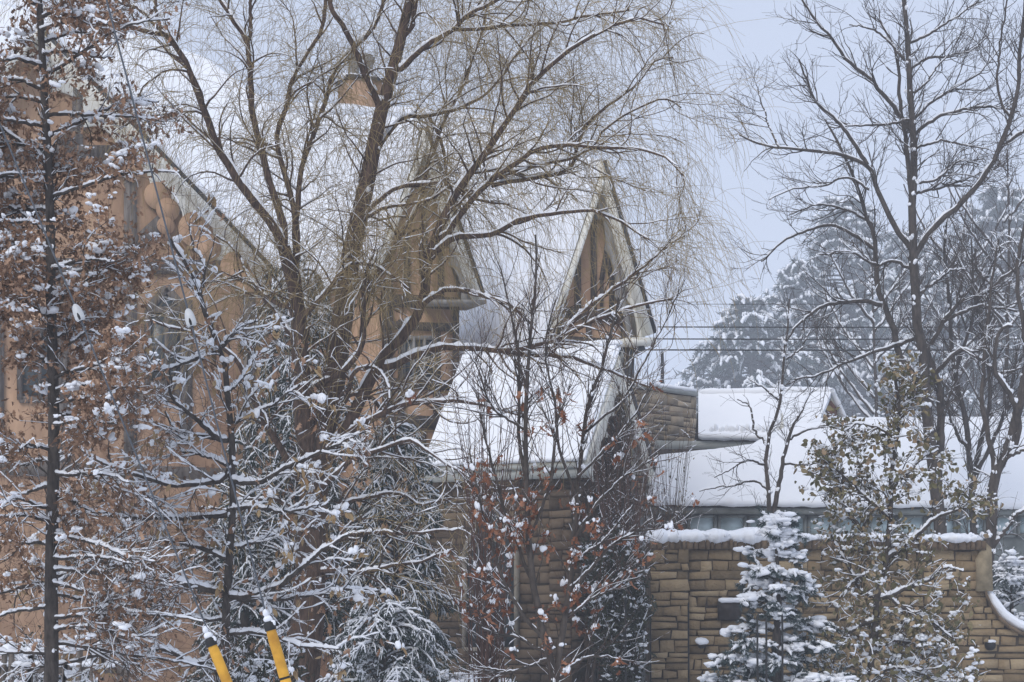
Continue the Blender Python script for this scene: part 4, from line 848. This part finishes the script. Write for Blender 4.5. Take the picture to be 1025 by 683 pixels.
# hazy bare trees far right
for i, (px, Yd, ty, lb) in enumerate(((1005, 48, 150, 'faint leafless tree rising near the right edge of the photo behind the forked tree'), (875, 52, 260, 'faint leafless tree before the conifers left of the forked trunk'), (960, 55, 200, 'faint tall leafless tree before the right hand conifers'))):
    rr_ = np.random.default_rng(500 + i); L = [([(px, 640), (px + rr_.uniform(-5, 5), 480), (px + rr_.uniform(-8, 8), (480 + ty) / 2), (px + rr_.uniform(-12, 12), ty)], 7, 1.5, 0)]
    for k in range(12):
        y = rr_.uniform(ty + 40, 460); s = rr_.choice([-1, 1]); l_ = rr_.uniform(40, 90); L.append(([(px, y), (px + s * l_ * .4, y - l_ * .5), (px + s * l_ * .7, y - l_ * 1.1)], 3, 1.2))
    make_tree('bare_tree', lb, 'tree', Yd, L, 600 + i, M['bark_grey'], M['twig'], [dict(M=100, ln=(.6, 1.8), ang=(20, 50), rr=.6, rmax=.014, rtip=.006, n=8, wander=.12, grav=(0, 0, .4), sn=.7, gap=.3), dict(M=500, ln=(.3, 1.), ang=(20, 50), rr=.65, rmax=.008, rtip=.004, n=6, wander=.12, grav=(0, 0, .3), sn=0, k=3, tw=1)], px, snow=1, sbase=.01, n=16)

# --- bare shrubs
def shrub(name, label, px, Y, x0, x1, ytop, seed, n=30, leaf=None, mt='twig', nl=0, snow=1., ls=(.03, .06), m2=200, nb=60, bs=(.03, .08)):
    rng = np.random.default_rng(seed); zt_ = CZ + (HY - ytop) * Y / F; bx = P(px, 614, Y)[0]
    st = np.tile([bx, Y, 0.], (n, 1)) + rng.normal(0, .08, (n, 3)) * [1, 1, 0]
    tx = P(1, 614, Y)[0] * 0 + np.array([P(v, 614, Y)[0] for v in rng.uniform(x0, x1, n)]); tz = zt_ * rng.uniform(.6, 1., n); tgt = np.stack([tx, Y + rng.normal(0, .35, n), tz], 1)
    L = np.linalg.norm(tgt - st, axis=1); s = np.linspace(0, 1, 12)[None, :, None]; Pn = st[:, None] * (1 - s) + tgt[:, None] * s
    Pn[..., :2] += (st[:, None, :2] - tgt[:, None, :2]) * (s * (1 - s)) * .8; Pn += np.cumsum(rng.normal(0, .008, Pn.shape), 1)
    Rn = np.linspace(.009, .0025, 12)[None].repeat(n, 0)
    root = empty(name, (bx, Y, 0), label, 'shrub'); b, s_ = MB(), MB(); tubes(b, Pn, Rn, 4); a = kids(rng, Pn, Rn, m2, tr=(.2, 1), ln=(.15, .5), ang=(20, 50), rr=.7, rmax=.004, rtip=.0018, n=7, wander=.12, grav=(0, 0, .2)); tubes(b, *a, 3)
    snow_on(s_, rng, Pn, Rn, snow, 5, base=.005, gap=.25, drop=.2); snow_on(s_, rng, *a, snow, 5, base=.004, gap=.4)
    b.build('stems', M[mt], root)
    if nl:
        l = MB(); Q = np.concatenate([a[0].reshape(-1, 3), Pn[:, 5:].reshape(-1, 3)]); c = Q[rng.choice(len(Q), nl)] + rng.normal(0, .04, (nl, 3)); leaves(l, rng, c, rng.uniform(*ls, nl), OVAL, .4, .6); l.build('leaves', M[leaf], root)
        c = c[rng.choice(nl, nb)]; sz = rng.uniform(*bs, nb); blobs(s_, rng, c, sz, sz * .5, .3)
    s_.build('snow', M['snow'], root, True); return root
shrub('shrub', 'bare twiggy shrub between the porch and the garden wall', 672, 27.2, 640, 712, 432, 801, 34, 'leaf_olive', nl=60, m2=260, nb=20, bs=(.02, .04))
shrub('shrub', 'thicket of bare reddish stems under the porch gable', 620, 27, 585, 660, 400, 802, 60, mt='twig_red', snow=.6, m2=500)
shrub('shrub', 'tangle of bare upright stems before the porch roof, left of the russet leaved tree', 490, 18, 455, 530, 350, 803, 36, mt='twig_red', snow=.6, m2=300)
shrub('shrub', 'dark leafy evergreen shrub dusted with snow left of the garden wall', 622, 24.8, 582, 650, 535, 804, 60, 'ivy', nl=7000, m2=700, nb=420, bs=(.015, .05), ls=(.04, .09))
shrub('shrub', 'low snow covered shrub at the foot of the stone porch', 480, 21, 440, 520, 668, 805, 30, 'ivy', nl=2500, m2=300, nb=160, bs=(.05, .12))
shrub('shrub', 'low snow laden shrub at the foot of the garden wall below the leafy tree', 925, 23.5, 860, 975, 655, 806, 40, 'leaf_olive', nl=2200, m2=300, nb=260, bs=(.03, .08))
shrub('shrub', 'rounded snow covered bush beneath the leaning willow trunk', 250, 16.5, 215, 300, 640, 807, 40, 'ivy', nl=3500, m2=400, nb=280, bs=(.02, .06))
shrub('shrub', 'grey snow dusted bush behind the foot of the oak', 55, 21, 0, 110, 640, 808, 60, 'ivy', nl=1800, m2=600, nb=420, bs=(.03, .08))
# vine on the porch gable
rv = np.random.default_rng(900); vine = empty('climbing_vine', (G.w(620, 460, .1)) * [1, 1, 0], 'dense bare brownish vine covering the porch gable end under its cream boards', 'vine')
ga, gl, gr = apex - G.n * .2 - [0, 0, .35], le - G.n * .2, re_ - G.n * .2
st = gl[None] * [1, 1, 0] + (gr - gl)[None] * rv.uniform(.1, .9, (70, 1)) * [1, 1, 0] + G.n * .05
tg = []
for _ in range(70):
    a_, b_ = rv.uniform(0, 1), rv.uniform(0, 1) ** .7; base_ = gl * (1 - a_) + gr * a_; p_ = base_ + (ga - base_) * b_; tg.append(p_ + G.n * rv.uniform(0, .15))
tg = np.array(tg); s = np.linspace(0, 1, 16)[None, :, None]; Pn = st[:, None] * (1 - s) + tg[:, None] * s + np.cumsum(rv.normal(0, .02, (70, 16, 3)), 1)
Rn = np.linspace(.014, .003, 16)[None].repeat(70, 0); vb, vs, vl = MB(), MB(), MB(); tubes(vb, Pn, Rn, 4)
a = kids(rv, Pn, Rn, 1400, tr=(.2, 1), ln=(.15, .5), ang=(25, 80), rr=.7, rmax=.005, rtip=.002, n=7, wander=.2, grav=(0, 0, -.3)); tubes(vb, *a, 3)
vb.build('stems', M['twig'], vine); Q = a[0].reshape(-1, 3); c = Q[rv.choice(len(Q), 3500)]; leaves(vl, rv, c, rv.uniform(.03, .07, 3500), OVAL, .7, .7); vl.build('leaves', mat('withered_vine_leaf', (.05, .038, .03), (.15, .11, .085), 9, .9, island=.6, ramp=(.1, .9)), vine)
snow_on(vs, rv, *a, .6, 5, base=.004, gap=.55); vs.build('snow', M['snow'], vine, True)
# leafy creeper on the stone wing
shrub('creeper', 'sparse green creeper hanging on the pale stone block behind the porch', 665, 32.5, 645, 700, 400, 811, 26, 'leaf_olive', nl=260, m2=200, nb=20, bs=(.02, .04))

# --- conifers
def conifer(name, label, px, Y, ytop, rad, seed, nb=70, zlo=.3, droop=.9, up=.3, per=9, needle='needle', sn=1.2, nl=.05, spray=.4, blob=0, bsz=(.06, .12), trunk=.09, nper=26, ang=(35, 60), nw=.0035, power=.8, fatm=1.):
    rng = np.random.default_rng(seed); h = CZ + (HY - ytop) * Y / F; bx = P(px, 614, Y)[0]
    root = empty(name, (bx, Y, 0), label, 'tree'); t, nm, s = MB(), MB(), MB()
    tp = np.stack([np.full(12, bx), np.full(12, Y), np.linspace(0, h, 12)], 1) + rng.normal(0, .01, (12, 3)); tubes(t, tp[None], np.linspace(trunk, .006, 12)[None], 8)
    z = zlo + (h * .985 - zlo) * rng.uniform(0, 1, nb) ** .85; z.sort(); az = np.arange(nb) * 2.4 + rng.normal(0, .3, nb)
    L = rad * ((h - z) / (h - zlo)) ** power * rng.uniform(.75, 1.12, nb) + .08
    d = np.stack([np.cos(az), np.sin(az), np.full(nb, up) + .5 * (z / h)], 1); st = np.stack([np.full(nb, bx), np.full(nb, Y), z], 1)
    Pn, Rn = grow(rng, st, unit(d), L, np.full(nb, .008) + L * .012, .003, 12, .04, (0, 0, -droop)); tubes(t, Pn, Rn, 5)
    a = kids(rng, Pn, Rn, nb * per, tr=(.12, 1), ln=(spray * .5, spray), ang=ang, rr=.6, rmax=.006, rtip=.002, n=7, wander=.06, grav=(0, 0, -droop * .6), flat=.85, taper=.55); tubes(t, *a, 3)
    b = kids(rng, *a, nb * per * 2, tr=(.15, 1), ln=(spray * .2, spray * .5), ang=ang, rr=.7, rmax=.004, rtip=.0015, n=5, wander=.06, grav=(0, 0, -droop * .5), flat=.7)
    needles(nm, rng, a[0], nper, nl, nw); needles(nm, rng, b[0], nper // 2, nl * .9, nw); needles(nm, rng, Pn, nper * 2, nl, nw)
    fm = fatm; fat = lambda q, r: (q[0] + [0, 0, nl * .15], np.full(q[1].shape, r) * np.linspace(1, .5, q[1].shape[1])[None])
    snow_on(s, rng, *fat(a, nl * .28 * fm), sn, 6, base=.003, gap=.18, drop=.1); snow_on(s, rng, *fat(b, nl * .2), sn, 5, base=.002, gap=.3, drop=.1); snow_on(s, rng, *fat((Pn, Rn), nl * .38 * fm), sn, 6, base=.004, gap=.12, drop=.1)
    if blob:
        Q = np.concatenate([a[0][:, 2:5].reshape(-1, 3), np.repeat(Pn[:, 4:].reshape(-1, 3), 4, 0)]); c = Q[rng.choice(len(Q), blob)] + [0, 0, nl * .3]; sz = rng.uniform(*bsz, blob); blobs(s, rng, c, sz, sz * .42, .35)
    t.build('trunk', M['bark_oak'], root, True); nm.build('needles', M[needle], root); s.build('snow', M['snow'], root, True); return root
conifer('spruce_tree', 'small blue spruce loaded with thick snow before the garden wall', 778, 21.6, 514, .98, 71, nb=46, zlo=.1, droop=.45, up=.22, per=9, needle='needle_blue', sn=1.15, nl=.06, spray=.36, blob=380, bsz=(.045, .11), nper=70, nw=.004, power=1.0, fatm=2.2)
conifer('spruce_tree', 'snow laden young spruce behind the curved step of the garden wall', 1012, 28, 560, .8, 72, nb=50, zlo=.2, droop=.6, per=7, needle='needle_blue', nl=.055, spray=.4, blob=260, bsz=(.04, .1), nper=30)
conifer('cedar_tree', 'tall dark cedar with drooping snow lined sprays against the ochre wall behind the willow', 300, 24, 262, 1.4, 73, nb=120, zlo=.6, droop=1.5, up=.35, per=12, needle='needle', sn=1.1, nl=.042, spray=.5, nper=46, power=.42, nw=.005)
conifer('cedar_tree', 'broad dark cedar with hanging snowy sprays right of the willow trunk', 395, 23.4, 420, 1.0, 74, nb=90, zlo=.5, droop=1.5, up=.5, per=13, needle='needle', sn=1.3, nl=.042, spray=.42, nper=46, power=.45, nw=.005)
conifer('cedar_tree', 'low cedar with heavy white fan shaped sprays beside the willow foot', 385, 19, 600, .85, 75, nb=60, zlo=.5, droop=1.4, up=.6, per=15, needle='needle', sn=1.5, nl=.035, spray=.32, nper=26, power=.5, blob=160, bsz=(.015, .04))
conifer('cedar_tree', 'slim dark cedar with snowy sprays between the slim tree and the willow', 245, 22.5, 440, .75, 76, nb=60, zlo=.4, droop=1.3, up=.4, per=9, needle='needle', sn=1.2, nl=.045, spray=.45, nper=44, power=.5, nw=.005)

# --- far conifers in the haze
def far_conifer(rng, h, rad, ncl=240, tuft=130, ztip=.12):
    """returns meshes: trunk, needles, snow; crown of layered drooping clumps"""
    t, nm, sm = MB(), MB(), MB(); tp = np.stack([np.zeros(10), np.zeros(10), np.linspace(0, h * .97, 10)], 1); tubes(t, tp[None], np.linspace(.3, .03, 10)[None], 8)
    z = h * (ztip + (1 - ztip) * rng.uniform(0, 1, ncl) ** .8); az = rng.uniform(0, 6.28, ncl); pr_ = np.clip(1 - (z / h), .02, 1) ** .5
    L = rad * pr_ * rng.uniform(.6, 1.12, ncl); d = unit(np.stack([np.cos(az), np.sin(az), np.full(ncl, .25)], 1))
    Pn, Rn = grow(rng, np.stack([np.zeros(ncl), np.zeros(ncl), z], 1), d, L, np.full(ncl, .05), .012, 10, .05, (0, 0, -.45)); tubes(t, Pn, Rn, 4)
    a = kids(rng, Pn, Rn, ncl * 7, tr=(.25, 1), ln=(.4, 1.1), ang=(30, 65), rr=.7, rmax=.025, rtip=.01, n=6, wander=.1, grav=(0, 0, -.6), flat=.7, taper=.5)
    Q = a[0]; Mq = len(Q)
    needles(nm, rng, Q, 24, .26, .022, 75, .35); needles(nm, rng, Pn[:, 3:], 40, .3, .025, 75, .3)
    fat = (Q + [0, 0, .05], np.full(a[1].shape, .085)); snow_on(sm, rng, *fat, .9, 5, base=.03, gap=.1, drop=.0)
    return t.mesh('trunk'), nm.mesh('needles'), sm.mesh('snow')
rf = np.random.default_rng(1000); protos = [far_conifer(rf, 17, 5.0, 280), far_conifer(rf, 13, 5.8, 230)]
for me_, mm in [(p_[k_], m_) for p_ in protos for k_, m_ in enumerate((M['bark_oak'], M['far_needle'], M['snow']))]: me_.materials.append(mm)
far = [(846, 85, 196, 0, 1.05, 'tallest hazy conifer, its peak showing behind the left branches of the forked tree'), (752, 74, 300, 1, .95, 'lower broad hazy cedar left of the tallest conifer above the snow roofs'), (800, 82, 262, 0, .95, 'hazy conifer filling the gap between the broad cedar and the tallest conifer'),
       (905, 90, 232, 0, 1.1, 'hazy conifer directly behind the forked tree trunk'), (1005, 84, 186, 0, 1.15, 'tall hazy conifer at the right edge of the photo'), (955, 80, 255, 1, 1.2, 'broad hazy conifer between the forked trunk and the right edge'), (865, 76, 300, 1, 1.1, 'broad low hazy conifer before the tallest one'), (1040, 95, 215, 0, 1.1, 'hazy conifer cut by the right edge of the photo')]
for i, (px, Yd, yt, pk, wd, lb) in enumerate(far):
    Yd *= 1.9
    c = P(px, 614, Yd) * [1, 1, 0]; h = CZ + (HY - yt) * Yd / F; s = h / (17, 13)[pk]
    root = empty('conifer_tree', c, lb, 'tree', 'hazy conifers behind the houses'); root.rotation_euler.z = i * 1.7; root.scale = (s * wd, s * wd, s)
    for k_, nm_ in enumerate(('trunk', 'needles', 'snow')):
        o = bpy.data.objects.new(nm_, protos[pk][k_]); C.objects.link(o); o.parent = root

# ------------------------------------------------------------------ wires and poles
pl_, pr2 = (-16., 46.), (17., 46.)
for (x, y), lb in ((pl_, 'wooden utility pole carrying the overhead wires behind the timber house'), (pr2, 'wooden utility pole carrying the overhead wires beyond the bare trees')):
    root = empty('utility_pole', (x, y, 0), lb, 'pole'); mb = MB(); tubes(mb, np.array([[[x, y, 0], [x, y, 5], [x, y, 9.6]]]), np.array([[.16, .14, .11]]), 10, True); mb.build('post', M['bark_grey'], root, True)
    mb = MB(); mb.box((x, y - .18, 8.2), (1.8, .1, .12)); mb.build('crossarm', M['timber'], root)
for y_, r_, lb in ((304, .007, 'thin highest overhead wire crossing the pale sky right of the gables'), (327, .016, 'second overhead wire from the top crossing toward the bare trees'), (339, .016, 'third overhead wire from the top crossing before the hazy conifers'), (350, .018, 'lowest overhead wire just above the distant snow roofs')):
    z0 = P(700, y_, 46)[2]; x = np.linspace(-16, 17, 40); zz_ = z0 + ((x - 4) ** 2) * .0004 - .003 * x
    mb = MB(); tubes(mb, np.stack([x, np.full(40, 46.), zz_], 1)[None], np.full((1, 40), r_), 5); tag(mb.build('overhead_wire', M['metal']), lb, 'wire', 'overhead wires')
q = P(663, 352, 60); mb = MB(); tubes(mb, np.array([[[q[0], 60, 0], [q[0], 60, q[2] - 1], [q[0], 60, q[2]]]]), np.array([[.07, .06, .04]]), 8, True); tag(mb.build('street_pole', M['metal'], smooth=False), 'faint thin grey pole standing in the haze beyond the stone wing', 'pole')

# ------------------------------------------------------------------ guy cables with insulators and yellow guards
def guy(ins, foot, topp, g0, g1, Y, label, rolled):
    ins3, foot3, top3 = P(*ins, Y), P(*foot, Y), P(*topp, Y)
    root = empty('guy_cable', foot3 * [1, 1, 0], label, 'cable', 'guy cables of the pole')
    mb = MB(); tubes(mb, np.array([[foot3, (foot3 + ins3) / 2, ins3, top3]]), np.full((1, 4), .0048), 6); mb.build('wire', M['steel'], root, True)
    t = unit(top3 - foot3); c = ins3; prof = [(-.047, .018), (-.043, .028), (-.03, .033), (-.005, .033), (.02, .028), (.038, .019), (.047, .008)]
    mb = MB(); tubes(mb, np.array([[c + t * a for a, _ in prof]]), np.array([[b * .82 for _, b in prof]]), 14); io = mb.build('insulator', M['porcelain'], root, True)
    sd = np.array([0, -1., 0]); mb = MB(); tubes(mb, np.array([[c - t * .044 + sd * .024, c - t * .025 + sd * .027, c - t * .008 + sd * .026]]), np.array([[.005, .007, .003]]), 8); mb.build('cable_slot', M['metal'], io)
    a, b = P(*g0, Y - .03), P(*g1, Y - .03); mb = MB(); n_ = 14; pts = a[None] * (1 - np.linspace(0, 1, n_)[:, None]) + b[None] * np.linspace(0, 1, n_)[:, None]
    tubes(mb, pts[None], np.r_[.024, np.full(n_ - 2, .028), .028][None], 16, True); go = mb.build('guard_tube', M['yellow'], root, True)
    mb = MB(); t2 = unit(a - b); tubes(mb, np.array([[a - t2 * .022, a - t2 * .01, a + t2 * .015, a + t2 * .03]]), np.array([[.0295, .030, .030, .012]]), 14, True); mb.build('guard_cap', M['metal'], go, True)
    mb = MB()
    for f_ in (.3,): c_ = a + (b - a) * f_; tubes(mb, np.array([[c_ - t2 * .006, c_ + t2 * .006]]), np.array([[.0288, .0288]]), 14)
    mb.build('guard_band', M['metal'], go)
    mb = MB(); sz = np.array([.022, .016, .012]); blobs(mb, np.random.default_rng(5), np.array([a + t2 * .04, a + t2 * .07, a + t2 * .01 + [.02, -.01, 0]]), sz, sz * np.array([1.1, 1.2, 1.6]), .25); mb.build('snow', M['snow'], go, True)
guy((190, 318), (288, 700), (96, -40), (270, 627), (320, 800), 10, 'steel guy cable crossing the gable slope, its yellow guard before the willow trunk', 0)
guy((78, 313), (232, 690), (-60, -20), (211, 643), (275, 800), 10.2, 'steel guy cable before the brown leaves, its yellow guard beside the slim tree', 1)

# ------------------------------------------------------------------ picket fence behind the oak
fz = P(60, 655, 18)[2]; fence = empty('picket_fence', P(60, 614, 18) * [1, 1, 0], 'low leaning picket fence covered in snow behind the foot of the oak', 'fence')
mb, ms = MB(), MB(); rp = np.random.default_rng(60)
for i in range(15):
    x = P(-12 + i * 9, 614, 18)[0]; lean = rp.uniform(.02, .14); h = fz + rp.uniform(-.03, .04); mb.prism([(x, 18, .05), (x + .05, 18, .05), (x + .05 + lean, 18, h), (x + .025 + lean, 18, h + .04), (x + lean, 18, h)], np.array([0, .025, 0]))
    blobs(ms, rp, np.array([[x + lean + .03, 18.01, h + .05]]), np.array([.04]), np.array([.04]), .2)
mb.build('picket', M['timber'], fence)
mb = MB(); xa, xb = P(-15, 614, 18)[0], P(125, 614, 18)[0]
for z_ in (fz - .18, fz - .75): mb.prism([(xa, 18.03, z_), (xb, 18.03, z_), (xb, 18.03, z_ + .07), (xa, 18.03, z_ + .07)], np.array([0, .04, 0])); lump_snow(ms, rp, [(xa, 18.04, z_ + .09), (xb, 18.04, z_ + .09)], .04, .03)
mb.build('rail', M['timber'], fence); ms.build('snow', M['snow'], fence, True)

# ------------------------------------------------------------------ haze
mb = MB(); mb.prism([(-230, -165, -1.2), (230, -165, -1.2), (230, -165, 42), (-230, -165, 42)], np.array([0, 450., 0]))
hz = mb.build('haze', None); tag(hz, kind='stuff')
m = bpy.data.materials.new('haze'); m.use_nodes = True; t = m.node_tree; t.nodes.clear(); o = t.nodes.new('ShaderNodeOutputMaterial'); v = t.nodes.new('ShaderNodeVolumePrincipled')
v.inputs['Color'].default_value = (.90, .94, 1, 1); v.inputs['Density'].default_value = .0022; t.links.new(v.outputs[0], o.inputs['Volume']); hz.data.materials.append(m)
